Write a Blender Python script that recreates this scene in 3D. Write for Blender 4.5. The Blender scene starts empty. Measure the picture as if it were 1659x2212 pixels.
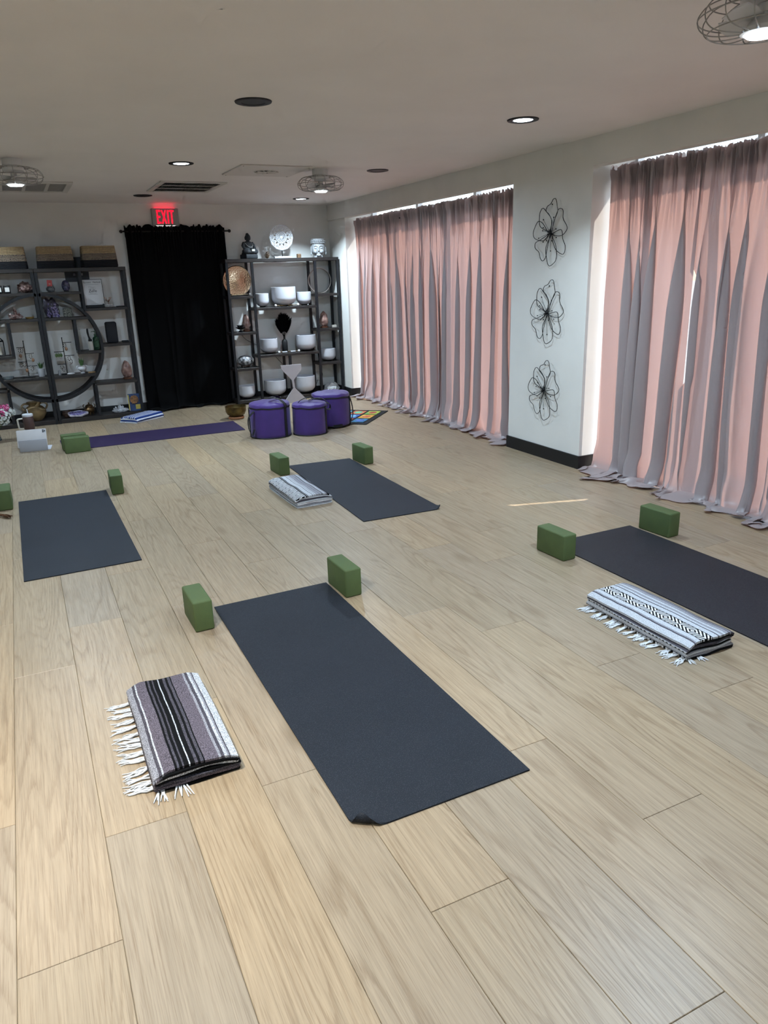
import bpy, bmesh, math, random
from mathutils import Vector, Matrix, noise
PI = math.pi
sc = bpy.context.scene
COL = sc.collection
# ------------------------------------------------------------------ camera, sky, sun, exposure
CAMH = 1.53
yaw, pit, rol = math.radians(25.3615), math.radians(17.8683), math.radians(-1.872)
fwd = Vector((math.sin(yaw) * math.cos(pit), math.cos(yaw) * math.cos(pit), -math.sin(pit)))
rgt = Vector((math.cos(yaw), -math.sin(yaw), 0)); upv = rgt.cross(fwd)
r2 = math.cos(rol) * rgt + math.sin(rol) * upv; u2 = -math.sin(rol) * rgt + math.cos(rol) * upv
cam_d = bpy.data.cameras.new('camera'); cam = bpy.data.objects.new('camera', cam_d); COL.objects.link(cam)
m = Matrix((r2, u2, -fwd)).transposed().to_4x4(); m.translation = (0, 0, CAMH); cam.matrix_world = m
cam_d.sensor_fit = 'VERTICAL'; cam_d.sensor_height = 36; cam_d.lens = 36 * 1588.3 / 2212; cam_d.clip_start = .05
sc.camera = cam
w = bpy.data.worlds.new('sky'); sc.world = w; w.use_nodes = True
nt = w.node_tree; bg = nt.nodes['Background']; sky = nt.nodes.new('ShaderNodeTexSky')
sky.sky_type = 'NISHITA'; sky.sun_disc = False; sky.sun_elevation = math.radians(50); sky.sun_rotation = math.radians(107)
nt.links.new(sky.outputs[0], bg.inputs[0]); bg.inputs[1].default_value = 0.22
sun_d = bpy.data.lights.new('sun', 'SUN'); sun_d.energy = 5.2; sun_d.angle = .009; sun_d.color = (1, .93, .84)
sun = bpy.data.objects.new('sun', sun_d); COL.objects.link(sun)
sd = Vector((-.957 * math.cos(.87), .29 * math.cos(.87), -math.sin(.87)))
sun.rotation_euler = sd.to_track_quat('-Z', 'Y').to_euler()
vs = sc.view_settings; vs.view_transform = 'Standard'; vs.look = 'None'; vs.gamma = 1; vs.use_curve_mapping = False
vs.exposure = 0.82
sc.cycles.use_denoising = True; sc.cycles.max_bounces = 4; sc.cycles.diffuse_bounces = 3; sc.cycles.glossy_bounces = 2; sc.cycles.transmission_bounces = 3; sc.cycles.transparent_max_bounces = 6; sc.cycles.sample_clamp_indirect = 5
sc.cycles.use_adaptive_sampling = True; sc.cycles.adaptive_threshold = .08; sc.cycles.adaptive_min_samples = 10; sc.cycles.caustics_reflective = False; sc.cycles.caustics_refractive = False; sc.cycles.use_light_tree = True
FAN_W, SPOT_W = 18.5, 11.5           # watts of the fan lamps and of the recessed lamps
LED = (.60, .80, 1.0); WARM = (.70, .87, 1.0)
# ------------------------------------------------------------------ colour and material helpers
def lin(c):
    if isinstance(c, str):
        c = [int(c[i:i + 2], 16) / 255 for i in (0, 2, 4)]
    return tuple(x / 12.92 if x <= .04045 else ((x + .055) / 1.055) ** 2.4 for x in c[:3]) + (1,)
class NT:
    def __init__(s, name):
        s.m = bpy.data.materials.new(name); s.m.use_nodes = True; s.t = s.m.node_tree; s.b = s.t.nodes['Principled BSDF']
        s.out = s.t.nodes['Material Output']
    def n(s, typ, **kw):
        o = s.t.nodes.new('ShaderNode' + typ)
        for k, v in kw.items():
            if k in ('operation', 'blend_type', 'data_type', 'wave_type', 'bands_direction', 'feature', 'interpolation_type', 'clamp'): setattr(o, k, v)
        return o
    def l(s, a, b): s.t.links.new(a, b)
    def math(s, op, a, b=None, c=None):
        o = s.n('Math', operation=op)
        for i, x in enumerate((a, b, c)):
            if x is None: continue
            if isinstance(x, (int, float)): o.inputs[i].default_value = x
            else: s.l(x, o.inputs[i])
        return o.outputs[0]
    def mix(s, f, a, b, bt='MIX'):
        o = s.n('Mix', data_type='RGBA', blend_type=bt)
        for i, x in ((0, f), (6, a), (7, b)):
            if isinstance(x, (int, float)): o.inputs[i].default_value = x
            elif isinstance(x, tuple): o.inputs[i].default_value = x
            else: s.l(x, o.inputs[i])
        return o.outputs[2]
    def coord(s, kind='Object'): return s.n('TexCoord').outputs[kind]
    def mapping(s, v, scale=(1, 1, 1), loc=(0, 0, 0)):
        o = s.n('Mapping'); s.l(v, o.inputs[0]); o.inputs[3].default_value = scale
        if isinstance(loc, tuple): o.inputs[1].default_value = loc
        else: s.l(loc, o.inputs[1])
        return o.outputs[0]
    def noise(s, v, scale, detail=3, rough=.5, dist=0):
        o = s.n('TexNoise'); s.l(v, o.inputs['Vector']); o.inputs['Scale'].default_value = scale; o.inputs['Detail'].default_value = detail
        o.inputs['Roughness'].default_value = rough; o.inputs['Distortion'].default_value = dist
        return o.outputs[0]
    def ramp(s, f, stops, interp='LINEAR'):
        o = s.n('ValToRGB'); o.color_ramp.interpolation = interp; e = o.color_ramp.elements
        while len(e) < len(stops): e.new(.5)
        for i, (p, c) in enumerate(stops): e[i].position = p; e[i].color = lin(c) if not isinstance(c, tuple) else c
        s.l(f, o.inputs[0]); return o.outputs[0]
    def bump(s, h, strength=.3, dist=.01):
        o = s.n('Bump'); o.inputs['Strength'].default_value = strength; o.inputs['Distance'].default_value = dist; s.l(h, o.inputs['Height'])
        s.l(o.outputs[0], s.b.inputs['Normal'])
    def set(s, **kw):
        for k, v in kw.items():
            i = s.b.inputs[k.replace('_', ' ')]
            if isinstance(v, (int, float, tuple)): i.default_value = v
            else: s.l(v, i)
        return s
MATS = {}
def mat(key, c, c2=None, scale=20, rough=.5, metal=0, bump=0, bscale=None, spec=.5, emit=0, trans=0, sheen=0, coat=0, stretch=(1, 1, 1)):
    """plain or two-tone material: noise between c and c2, optional fine relief"""
    if key in MATS: return MATS[key]
    t = NT(key); t.set(Roughness=rough, Metallic=metal); t.b.inputs['Specular IOR Level'].default_value = spec
    if coat: t.b.inputs['Coat Weight'].default_value = coat
    if sheen: t.b.inputs['Sheen Weight'].default_value = sheen
    v = t.mapping(t.coord(), stretch)
    if c2: t.set(Base_Color=t.ramp(t.noise(v, scale, 4), [(.36, c), (.64, c2)]))
    else: t.set(Base_Color=lin(c))
    if bump: t.bump(t.noise(v, bscale or scale, 4), bump, .004)
    if emit: t.set(Emission_Color=lin(c), Emission_Strength=emit)
    if trans: t.set(Transmission_Weight=trans)
    MATS[key] = t.m; return t.m
# ------------------------------------------------------------------ mesh helpers
def frame_of(d):
    d = d.normalized(); a = Vector((0, 0, 1)) if abs(d.z) < .9 else Vector((1, 0, 0))
    x = d.cross(a).normalized(); return x, d.cross(x).normalized()
class MB:
    def __init__(s): s.v = []; s.f = []; s.uv = {}; s.mi = []
    def add(s, vs, fs, mi=0):
        o = len(s.v); s.v += [tuple(p) for p in vs]; s.f += [tuple(i + o for i in f) for f in fs]; s.mi += [mi] * len(fs); return s
    def box(s, x0, x1, y0, y1, z0, z1, mi=0):
        return s.add([(x, y, z) for x in (x0, x1) for y in (y0, y1) for z in (z0, z1)],
                     [(0, 1, 3, 2), (4, 6, 7, 5), (0, 4, 5, 1), (2, 3, 7, 6), (0, 2, 6, 4), (1, 5, 7, 3)], mi)
    def bbox(s, x0, x1, y0, y1, z0, z1, r=.005, seg=2, mi=0, mtx=None):
        bm = bmesh.new(); bmesh.ops.create_cube(bm, size=1)
        bmesh.ops.scale(bm, vec=(x1 - x0, y1 - y0, z1 - z0), verts=bm.verts); bmesh.ops.translate(bm, vec=((x0 + x1) / 2, (y0 + y1) / 2, (z0 + z1) / 2), verts=bm.verts)
        bmesh.ops.bevel(bm, geom=bm.edges[:], offset=r, segments=seg, profile=.5, affect='EDGES')
        if mtx: bm.transform(mtx)
        bm.verts.index_update(); s.add([p.co for p in bm.verts], [[q.index for q in f.verts] for f in bm.faces], mi); bm.free(); return s
    def tube(s, pts, r, n=8, closed=False, cap=True, mi=0):
        P = [Vector(p) for p in pts]; k = len(P); vs = []; fs = []
        R = r if isinstance(r, (list, tuple)) else [r] * k
        x = None
        for i in range(k):
            a = P[(i - 1) % k] if (closed or i) else P[0]; b = P[(i + 1) % k] if (closed or i < k - 1) else P[-1]
            d = (b - a)
            if d.length < 1e-9: d = Vector((0, 0, 1))
            d.normalize()
            if x is None: x, y = frame_of(d)
            else:
                x = (x - d * x.dot(d))
                if x.length < 1e-6: x, y = frame_of(d)
                x.normalize()
            y = d.cross(x)
            vs += [P[i] + (x * math.cos(2 * PI * j / n) + y * math.sin(2 * PI * j / n)) * R[i] for j in range(n)]
        for i in range(k if closed else k - 1):
            for j in range(n):
                a = i * n; b = ((i + 1) % k) * n; fs.append((a + j, a + (j + 1) % n, b + (j + 1) % n, b + j))
        if cap and not closed: fs += [tuple(range(n))[::-1], tuple((k - 1) * n + j for j in range(n))]
        return s.add(vs, fs, mi)
    def lathe(s, prof, n=24, c=(0, 0, 0), mi=0, sx=1, sy=1, closed=False):
        vs = []; fs = []; k = len(prof)
        for r, z in prof: vs += [(c[0] + r * sx * math.cos(2 * PI * j / n), c[1] + r * sy * math.sin(2 * PI * j / n), c[2] + z) for j in range(n)]
        for i in range(k if closed else k - 1):
            for j in range(n):
                a = i * n; b = ((i + 1) % k) * n; fs.append((a + j, a + (j + 1) % n, b + (j + 1) % n, b + j))
        if not closed:
            if prof[0][0] > 1e-6: fs.append(tuple(range(n))[::-1])
            if prof[-1][0] > 1e-6: fs.append(tuple((k - 1) * n + j for j in range(n)))
        return s.add(vs, fs, mi)
    def ell(s, c, r, sub=3, amp=0, freq=3, seed=0, mtx=None, mi=0):
        bm = bmesh.new(); bmesh.ops.create_icosphere(bm, subdivisions=sub, radius=1); vs = []
        if isinstance(r, (int, float)): r = (r, r, r)
        for v in bm.verts:
            p = v.co.copy(); k = 1 + (amp * noise.noise(p * freq + Vector((seed * 3.7, seed * 1.3, seed))) if amp else 0)
            p = Vector((p.x * r[0] * k, p.y * r[1] * k, p.z * r[2] * k))
            if mtx: p = mtx @ p
            vs.append(p + Vector(c))
        bm.verts.index_update(); s.add(vs, [[q.index for q in f.verts] for f in bm.faces], mi); bm.free(); return s
    def prism(s, poly, h, fn=lambda x, y, z: (x, y, z), mi=0):
        n = len(poly); vs = [fn(x, y, 0) for x, y in poly] + [fn(x, y, h) for x, y in poly]
        return s.add(vs, [tuple(range(n))[::-1], tuple(range(n, 2 * n))] + [(i, (i + 1) % n, n + (i + 1) % n, n + i) for i in range(n)], mi)
    def grid(s, nu, nv, fn, mi=0, uvf=None):
        o = len(s.v); f0 = len(s.f)
        s.add([fn(i / nu, j / nv) for j in range(nv + 1) for i in range(nu + 1)],
              [(j * (nu + 1) + i, j * (nu + 1) + i + 1, (j + 1) * (nu + 1) + i + 1, (j + 1) * (nu + 1) + i) for j in range(nv) for i in range(nu)], mi)
        if uvf:
            for j in range(nv + 1):
                for i in range(nu + 1): s.uv[o + j * (nu + 1) + i] = uvf(i / nu, j / nv)
        return s
    def build(s, name, material, parent=None, loc=None, rot=None, angle=35, mods=None):
        me = bpy.data.meshes.new(name); me.from_pydata(s.v, [], s.f); me.update()
        ms = material if isinstance(material, (list, tuple)) else [material]
        for q in ms: me.materials.append(q)
        if len(ms) > 1: me.polygons.foreach_set('material_index', s.mi)
        if s.uv:
            ul = me.uv_layers.new(name='uv')
            for lp in me.loops: ul.data[lp.index].uv = s.uv.get(lp.vertex_index, (0, 0))
        bm = bmesh.new(); bm.from_mesh(me); bmesh.ops.recalc_face_normals(bm, faces=bm.faces); bm.to_mesh(me); bm.free()
        if angle: me.shade_smooth(); me.set_sharp_from_angle(angle=math.radians(angle))
        o = bpy.data.objects.new(name, me); COL.objects.link(o); o.parent = parent
        if loc: o.location = loc
        if rot: o.rotation_euler = rot
        return o
def tag(o, label, cat, group=None):
    o['label'] = label; o['category'] = cat
    if group: o['group'] = group
    return o
def thing(name, label, cat, loc=(0, 0, 0), rz=0, group=None):
    o = bpy.data.objects.new(name, None); COL.objects.link(o); o.location = loc; o.rotation_euler = (0, 0, rz); o.empty_display_size = .05
    return tag(o, label, cat, group)
def struct(o): o['kind'] = 'structure'; return o
def copy_tree(o, parent=None):
    c = o.copy(); COL.objects.link(c); c.parent = parent
    for ch in list(o.children): copy_tree(ch, c)
    return c
def rmtx(rx=0, ry=0, rz=0):
    return Matrix.Rotation(rz, 4, 'Z') @ Matrix.Rotation(ry, 4, 'Y') @ Matrix.Rotation(rx, 4, 'X')
def smoothpts(P, k=6, closed=False):
    """Catmull-Rom through P"""
    P = [Vector(p) for p in P]; n = len(P); out = []
    for i in range(n if closed else n - 1):
        a = P[(i - 1) % n] if closed or i else P[0]; b = P[i]; c = P[(i + 1) % n]; d = P[(i + 2) % n] if closed or i + 2 < n else P[-1]
        for j in range(k):
            t = j / k; out.append(.5 * (2 * b + (c - a) * t + (2 * a - 5 * b + 4 * c - d) * t * t + (3 * b - a - 3 * c + d) * t ** 3))
    if not closed: out.append(P[-1])
    return out
def link_light(name, data, parent, loc, rot=(0, 0, 0)):
    o = bpy.data.objects.new(name, data); COL.objects.link(o); o.parent = parent; o.location = loc; o.rotation_euler = rot; return o
# ------------------------------------------------------------------ room shell
CH = 2.412; XL, XR, Y0, YB = -2.7, 3.86, -1.6, 9.58
XO = 4.34                         # outer face of the window wall
wall_m = mat('wall_paint', 'e4e3df', 'dfdeda', 3, .75, bump=.05, bscale=160)
ceil_m = mat('ceiling_paint', 'e8e4e2', 'e4e0de', 2, .6, bump=.05, bscale=90)
base_m = mat('baseboard_black', '101114', rough=.45)
def sbox(name, m_, *b):
    q = MB()
    for t in b: q.box(*t)
    return struct(q.build(name, m_, angle=0))
sbox('ceiling', ceil_m, (XL - .2, XO, Y0 - .2, YB + .2, CH, CH + .15))
sbox('wall_back', wall_m, (XL - .2, XO, YB, YB + .2, 0, CH))
sbox('wall_left', wall_m, (XL - .2, XL, Y0, YB, 0, CH))
sbox('wall_front', wall_m, (XL - .2, XO, Y0 - .2, Y0, 0, CH))
HD = 2.222; WT = CH; C0, C1, CF = 4.485, 5.45, 9.04; N0, N1 = .2, 1.35
sbox('wall_right', wall_m, (XR, XR + .1, Y0, YB, HD, CH), *[k for x_, y_, z_ in ((XR, C0, C1), (XR + .015, CF, YB), (XR, N0, N1), (XR, Y0, -1.3)) for k in ((x_, XO, y_, z_, 0, HD), (XR + .1, XO, y_, z_, HD, CH))])
bh = .105; bt = .012
sbox('baseboard_right', base_m, (XR - bt, XO - .1, C0 - bt, C1 + bt, 0, bh), (XR + .015 - bt, XO - .1, CF - bt, YB - bt, 0, bh), (XR - bt, XO - .1, N0 - bt, N1 + bt, 0, bh))
sbox('baseboard_back', base_m, (XL, XR + .004, YB - bt, YB, 0, bh))
sbox('baseboard_left', base_m, (XL, XL + bt, Y0, YB - bt, 0, bh))
sbox('exterior_ground', mat('pavement', '9c9a95', '8b8a86', 3, .9), (-60, 70, -60, 70, -.35, -.2))
# windows behind the curtains
glass = NT('window_glass'); tr = glass.n('BsdfTransparent'); gl = glass.n('BsdfGlossy'); gl.inputs['Roughness'].default_value = .02; mx = glass.n('MixShader')
mx.inputs[0].default_value = .06; glass.l(tr.outputs[0], mx.inputs[1]); glass.l(gl.outputs[0], mx.inputs[2]); glass.l(mx.outputs[0], glass.out.inputs[0]); glass_m = glass.m
alu = mat('window_aluminium', 'b9bcbf', rough=.4, metal=.6)
def window(name, y0, y1, n):
    q = MB(); x = XO - .06; q.box(x - .03, x + .03, y0, y1, 0, .07); q.box(x - .03, x + .03, y0, y1, WT - .05, WT)
    for i in range(n + 1):
        y = y0 + (y1 - y0) * i / n; q.box(x - .03, x + .03, max(y0, y - .025), min(y1, y + .025), .07, WT - .05)
    o = struct(q.build(name, alu, angle=0))
    for i in range(n):
        a = y0 + (y1 - y0) * i / n + .025; b = y0 + (y1 - y0) * (i + 1) / n - .025
        MB().box(x - .004, x + .004, a, b, .07, WT - .05).build('pane', glass_m, o, angle=0)
window('window_1', C1, CF, 3); window('window_2', N1, C0, 3)
# ------------------------------------------------------------------ plank floor
def wood_floor():
    t = NT('oak_plank'); info = t.n('ObjectInfo').outputs['Random']
    co = t.n('CombineXYZ'); t.l(t.math('MULTIPLY', info, 37.0), co.inputs[0]); t.l(t.math('MULTIPLY', info, 91.0), co.inputs[1]); t.l(t.math('MULTIPLY', info, 17.0), co.inputs[2])
    add = t.n('VectorMath', operation='ADD'); t.l(t.coord(), add.inputs[0]); t.l(co.outputs[0], add.inputs[1]); v = add.outputs[0]
    pores = t.noise(t.mapping(v, (330, 7, 1)), 1.0, 3, .65)
    big = t.math('ADD', t.noise(t.mapping(v, (3.4, .30, 1)), 1.0, 2.0, .5, .2), t.math('MULTIPLY', pores, .02))
    fig = t.ramp(t.math('FRACT', t.math('MULTIPLY', big, 34.0)), [(0, '000000'), (.55, '1c1c1c'), (.93, 'ffffff'), (1, '000000')])                       # cathedral rings: contours of a stretched noise
    fade = t.noise(t.mapping(v, (9, 1.6, 1)), 1.0, 2)
    figm = t.math('MULTIPLY', fig, t.ramp(fade, [(.34, '000000'), (.58, 'ffffff')]))
    streak = t.noise(t.mapping(v, (105, 2.2, 1)), 1.0, 3, .65)
    knot = t.n('TexVoronoi', feature='F1'); t.l(t.mapping(v, (3.1, 1.15, 1)), knot.inputs['Vector']); knot.inputs['Scale'].default_value = .8
    kn = t.ramp(knot.outputs['Distance'], [(.03, 'ffffff'), (.11, '000000')])
    tone = t.ramp(info, [(0, 'a39077'), (.3, '9b8b74'), (.55, 'a89377'), (.8, '9a8b77'), (1, 'a39078')])
    c = t.mix(t.ramp(streak, [(.36, '000000'), (.66, 'c8c8c8')]), tone, t.mix(1.0, tone, (.66, .65, .64, 1), 'MULTIPLY'))
    c = t.mix(t.math('MULTIPLY', figm, .62), c, t.mix(1.0, c, (.60, .53, .46, 1), 'MULTIPLY'))
    c = t.mix(t.ramp(pores, [(.48, '000000'), (.66, 'b4b4b4')]), c, t.mix(1.0, c, (.56, .50, .44, 1), 'MULTIPLY'))
    c = t.mix(t.math('MULTIPLY', kn, .75), c, lin('7b6953'))
    t.set(Base_Color=c, Roughness=t.math('MULTIPLY_ADD', pores, .12, .34)); t.b.inputs['Specular IOR Level'].default_value = .42
    t.bump(pores, .12, .002); return t.m
oak = wood_floor()
fl = sbox('floor', mat('floor_gap', '7d6f5b', rough=.9), (XL, XO, Y0, YB, -.2, -.004))
PW, PL = .2358, 1.525; row_off = {0: .03, 1: .417, 2: 1.01, 3: .42, 4: 1.275, 5: .79, 6: .197, 7: 1.275, 8: .97, 9: .487, 10: .135, 11: .57}
rng = random.Random(4); mesh_cache = {}
def plank(x0, x1, y0, y1):
    g = .0006; sx, sy = round(x1 - x0 - 2 * g, 4), round(y1 - y0 - 2 * g, 4); k = (sx, sy)
    if k not in mesh_cache:
        b = .0012; a, c = sx / 2, sy / 2; q = MB()
        q.add([(-a, -c, -.004), (a, -c, -.004), (a, c, -.004), (-a, c, -.004), (-a, -c, -.0012), (a, -c, -.0012), (a, c, -.0012), (-a, c, -.0012),
               (-a + b, -c + b, 0), (a - b, -c + b, 0), (a - b, c - b, 0), (-a + b, c - b, 0)],
              [(0, 3, 2, 1), (0, 1, 5, 4), (1, 2, 6, 5), (2, 3, 7, 6), (3, 0, 4, 7), (4, 5, 9, 8), (5, 6, 10, 9), (6, 7, 11, 10), (7, 4, 8, 11), (8, 9, 10, 11)])
        o = q.build('plank', oak, fl, angle=0); mesh_cache[k] = o.data
    else:
        o = bpy.data.objects.new('plank', mesh_cache[k]); COL.objects.link(o); o.parent = fl
    o.location = ((x0 + x1) / 2, (y0 + y1) / 2, 0)
for k in range(-3, 19):
    xa = -.2447 + k * PW; xb = min(xa + PW, XO - .09); off = row_off.get(k, rng.random() * PL); y = off - PL
    while y > Y0: y -= PL
    while y + PL < -.3: y += PL
    while y < YB:
        plank(xa, xb, y, min(y + PL, YB)); y += PL
q = MB()
xx = -.2447 - 3 * PW
while xx > XL + .01:
    xn = max(XL, xx - PW); yy = Y0
    while yy < YB: q.box(xn + .001, xx - .001, yy + .001, min(yy + PL, YB) - .001, -.004, 0); yy += PL
    xx = xn
o = q.build('distant_planks', oak, fl, angle=0); o['kind'] = 'stuff'
# ------------------------------------------------------------------ curtains
def curtain_mat(key, diff, trans, mixf, rough, spec):
    t = NT(key); v = t.coord()
    weave = t.noise(t.mapping(v, (60, 60, 500)), 1.0, 2)
    t.set(Base_Color=t.ramp(t.noise(v, 3, 2), [(.3, diff), (.7, diff)]), Roughness=rough); t.b.inputs['Specular IOR Level'].default_value = spec; t.b.inputs['Sheen Weight'].default_value = .25
    t.bump(weave, .06, .002)
    if mixf:
        tl = t.n('BsdfTranslucent'); tl.inputs[0].default_value = lin(trans); mxx = t.n('MixShader'); mxx.inputs[0].default_value = mixf
        t.l(t.b.outputs[0], mxx.inputs[1]); t.l(tl.outputs[0], mxx.inputs[2]); t.l(mxx.outputs[0], t.out.inputs[0])
    return t.m
sat_m = curtain_mat('satin_curtain', 'a39a9c', 'e3afa1', .215, .36, .6)
vel_m = curtain_mat('black_velvet', '050506', '000000', 0, .9, .1); vel_m.node_tree.nodes['Principled BSDF'].inputs['Sheen Weight'].default_value = .02
def curtain(name, label, p0, p1, ztop, seed, material, nrm, pool=.14, folds=12.0, amp=.042, thick=0, edge=(0, 0), group=None, drift=0, cols=230, gap=None):
    """gathered panel from p0 to p1 hanging off a rod at ztop-.06; nrm points into the room; the hem lies on the floor"""
    R = random.Random(seed); P0, P1 = Vector((*p0, 0)), Vector((*p1, 0)); L = (P1 - P0).length; D = (P1 - P0) / L; N = Vector((*nrm, 0))
    nf = max(3, L * folds); ph = [R.random() * 7 for _ in range(8)]; rows = 56
    seedv = Vector((seed * 2.3, seed * 1.1, 0))
    warp = lambda s: s + .035 * math.sin(s * nf * 1.7 + ph[5]) / max(L, .4) + .02 * math.sin(s * nf * 4.1 + ph[6]) / max(L, .4)
    H = ztop + pool
    def fn(s, t):
        d = t * H; z = ztop - d; sw = warp(s); k = sw * nf * 2 * PI
        a_head = .014 * (1 if d < .11 else max(0, 1 - (d - .11) / .35)); hi = math.sin(k * 3.3 + ph[0] + 3 * noise.noise(Vector((s * 9, t * 3, seed))))
        if d < .05: a_head *= 1.35
        if .05 <= d <= .075: a_head *= .45
        g = min(1, max(0, (d - .10) / .9)); g = g * g * (3 - 2 * g)
        lo = noise.noise(Vector((s * nf * .55, t * 1.1, 3.1)) + seedv)
        sharp = math.sin(k * .5 + ph[1] + 2.2 * lo + .7 * t); sharp2 = math.sin(k * 1.0 + ph[2] + 1.6 * lo - .5 * t)
        dep = (amp * (.25 + .75 * g)) * (.62 * sharp + .38 * sharp2) * min(1, .25 + 6 * s, .25 + 6 * (1 - s)) + a_head * hi
        lat = (1.7 * amp * g) * (.75 * math.cos(k * .5 + ph[1] + 2.2 * lo + .7 * t + .5) + .3 * math.cos(k + ph[2]))
        lat *= min(1, 7 * s, 7 * (1 - s))
        e = edge[0] * (1 - s) * math.sin(PI * min(1, d / 1.9)) + edge[1] * s * math.sin(PI * min(1, d / 1.9)) + drift * (d / H) ** 1.5 * math.sin(s * PI)
        if gap and s < .12: e += gap[2] * (1 - s / .12) * max(0, min(1, (z - gap[0]) / .06, (gap[1] - z) / .06))
        if d < .045: dep += .010 * math.sin(k * 2.3 + ph[3]); z += (.012 * math.sin(k * 1.9 + ph[4]) + .010 * math.sin(k * 3.7)) * (1 - d / .045)
        low = max(0, 1 - max(z, 0) / .22)
        if low > 0:
            b = noise.noise(Vector((s * nf * .8, z * 4, 8.0)) + seedv)
            dep += low * (.030 + .08 * b)
            lat += low * .03 * noise.noise(Vector((s * nf * 1.6, z * 9, 2.0)) + seedv)
        if z < .03:
            ex = .03 - z; b = noise.noise(Vector((s * nf * .8, ex * 5, 5.0)) + seedv); b2 = noise.noise(Vector((s * nf * 1.5, ex * 9, 9.0)) + seedv)
            dep += ex * (.60 + .9 * b); z = .008 + .045 * max(0, b2 + .35) * math.sin(min(1, ex / .17) * PI * .85) + max(0, .02 - ex * .6)
            lat += ex * .35 * b2
        return P0 + D * (s * L + lat + e) + N * (dep + .026) + Vector((0, 0, max(z, .004)))
    q = MB(); q.grid(int(cols * max(1, L)), rows, fn)
    o = q.build(name, material, angle=80); tag(o, label, 'curtain', group)
    tape = MB(); tape.grid(int(cols * max(1, L)), 8, lambda s, t: (lambda p: p - N * .034)(fn(s, t * .125 / H))); tape.build('heading_band', material, o, angle=80)
    return o
CX = 4.03; CT = 2.19
rod_m = mat('rod_dark', '2a2624', rough=.4, metal=.8)
SEG1 = [(CF - .035, 8.07), (8.13, 7.25), (7.31, 6.77), (6.83, 5.89), (5.95, C1 + .012)]
LAB1 = ['taupe pink satin curtain panel at the back corner beside the shelf unit', 'second satin curtain panel from the back corner with a bright orange sunlit fold',
        'narrow middle satin curtain panel of the far window', 'second satin curtain panel of the far window counted from the flower-hung column', 'slim satin curtain panel just behind the flower-hung column']
for i, (a, b) in enumerate(SEG1):
    curtain('satin_curtain', LAB1[i], (CX, a), (CX, b), CT, 11 + i, sat_m, (-1, 0), pool=.15, edge=(0, 0), group='satin curtain panels on the far window', folds=(10, 11, 13, 9.5, 11)[i], drift=(-.06, .1, .05, -.05, .03)[i])
SEG2 = [(C0 - .035, 4.04), (4.10, 3.63), (3.655, 2.83), (2.89, N1 + .03)]
LAB2 = ['satin curtain panel hanging right in front of the flower-hung column', 'satin curtain panel second from the flower-hung column on the near window', 'pink backlit satin curtain panel third from the flower-hung column, pooling on the floor', 'satin curtain panel of the near window cut by the picture edge']
for i, (a, b) in enumerate(SEG2):
    curtain('satin_curtain', LAB2[i], (CX, a), (CX, b), CT + .012, 31 + i, sat_m, (-1, 0), pool=.19, group='satin curtain panels on the near window', edge=(0, 0), drift=(.06, -.05, .08, 0)[i], gap=(.75, 1.5, .066) if i == 2 else None)
def rod(label, a, b, z):
    t = thing('curtain_rod', label, 'curtain rod'); MB().tube([(CX, a, z), (CX, b, z)], .008, 10).build('pole', rod_m, t)
    for y in (a, b): MB().ell((CX, y, z), .014, 2).build('finial', rod_m, t)
rod('thin dark curtain rod across the far window', CF - .03, C1 + .02, CT - .062); rod('thin dark curtain rod across the near window', C0 - .02, N1 + .03, CT - .05)
curtain('black_curtain', 'floor-length black velvet curtain with ruffled top under the exit sign', (1.30, YB - .014), (2.48, YB - .014), 2.165, 71, vel_m, (0, -1), pool=.10, folds=7, amp=.014, cols=150)
t = thing('curtain_rod', 'dark rod holding the black velvet curtain under the exit sign', 'curtain rod')
MB().tube([(1.27, YB - .032, 2.105), (2.53, YB - .032, 2.105)], .009, 10).build('pole', rod_m, t)
for x in (1.26, 2.54): MB().ell((x, YB - .032, 2.105), .02, 2).build('finial', rod_m, t)
for x in (1.33, 2.47): MB().box(x - .01, x + .01, YB - .032, YB, 2.1, 2.11).build('bracket', rod_m, t)
# ------------------------------------------------------------------ ceiling fixtures
blk_m = mat('black_metal', '17181b', rough=.45, metal=.3); wht_m = mat('white_enamel', 'dedede', rough=.4)
lamp_on = mat('lamp_lens_lit', 'eaf4ff', emit=9); lamp_off = mat('lamp_lens_off', '4a4846', rough=.35)
def downlight(x, y, lit, label, warm=False, power=1.0):
    t = thing('recessed_light', label, 'ceiling light', (x, y, CH), group='recessed ceiling lights')
    MB().lathe([(.062, 0), (.064, -.006), (.082, -.009), (.095, -.006), (.097, 0)], 40).build('trim_ring', blk_m, t)
    if lit:
        MB().lathe([(.060, -.002), (.058, -.0045), (0, -.0045)], 32).build('lens', lamp_on, t)
        d = bpy.data.lights.new('recessed_lamp', 'AREA'); d.shape = 'DISK'; d.size = .11; d.energy = SPOT_W * power; d.color = (1.0, .90, .74) if warm else WARM; d.spread = math.radians(120)
        link_light('recessed_lamp', d, t, (0, 0, -.012))
    else:
        MB().lathe([(.062, -.004), (.05, -.001), (.03, -.0008)], 32).build('baffle', blk_m, t)
        MB().lathe([(.032, -.0022), (0, -.0022)], 24).build('lens', lamp_off, t)
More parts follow.
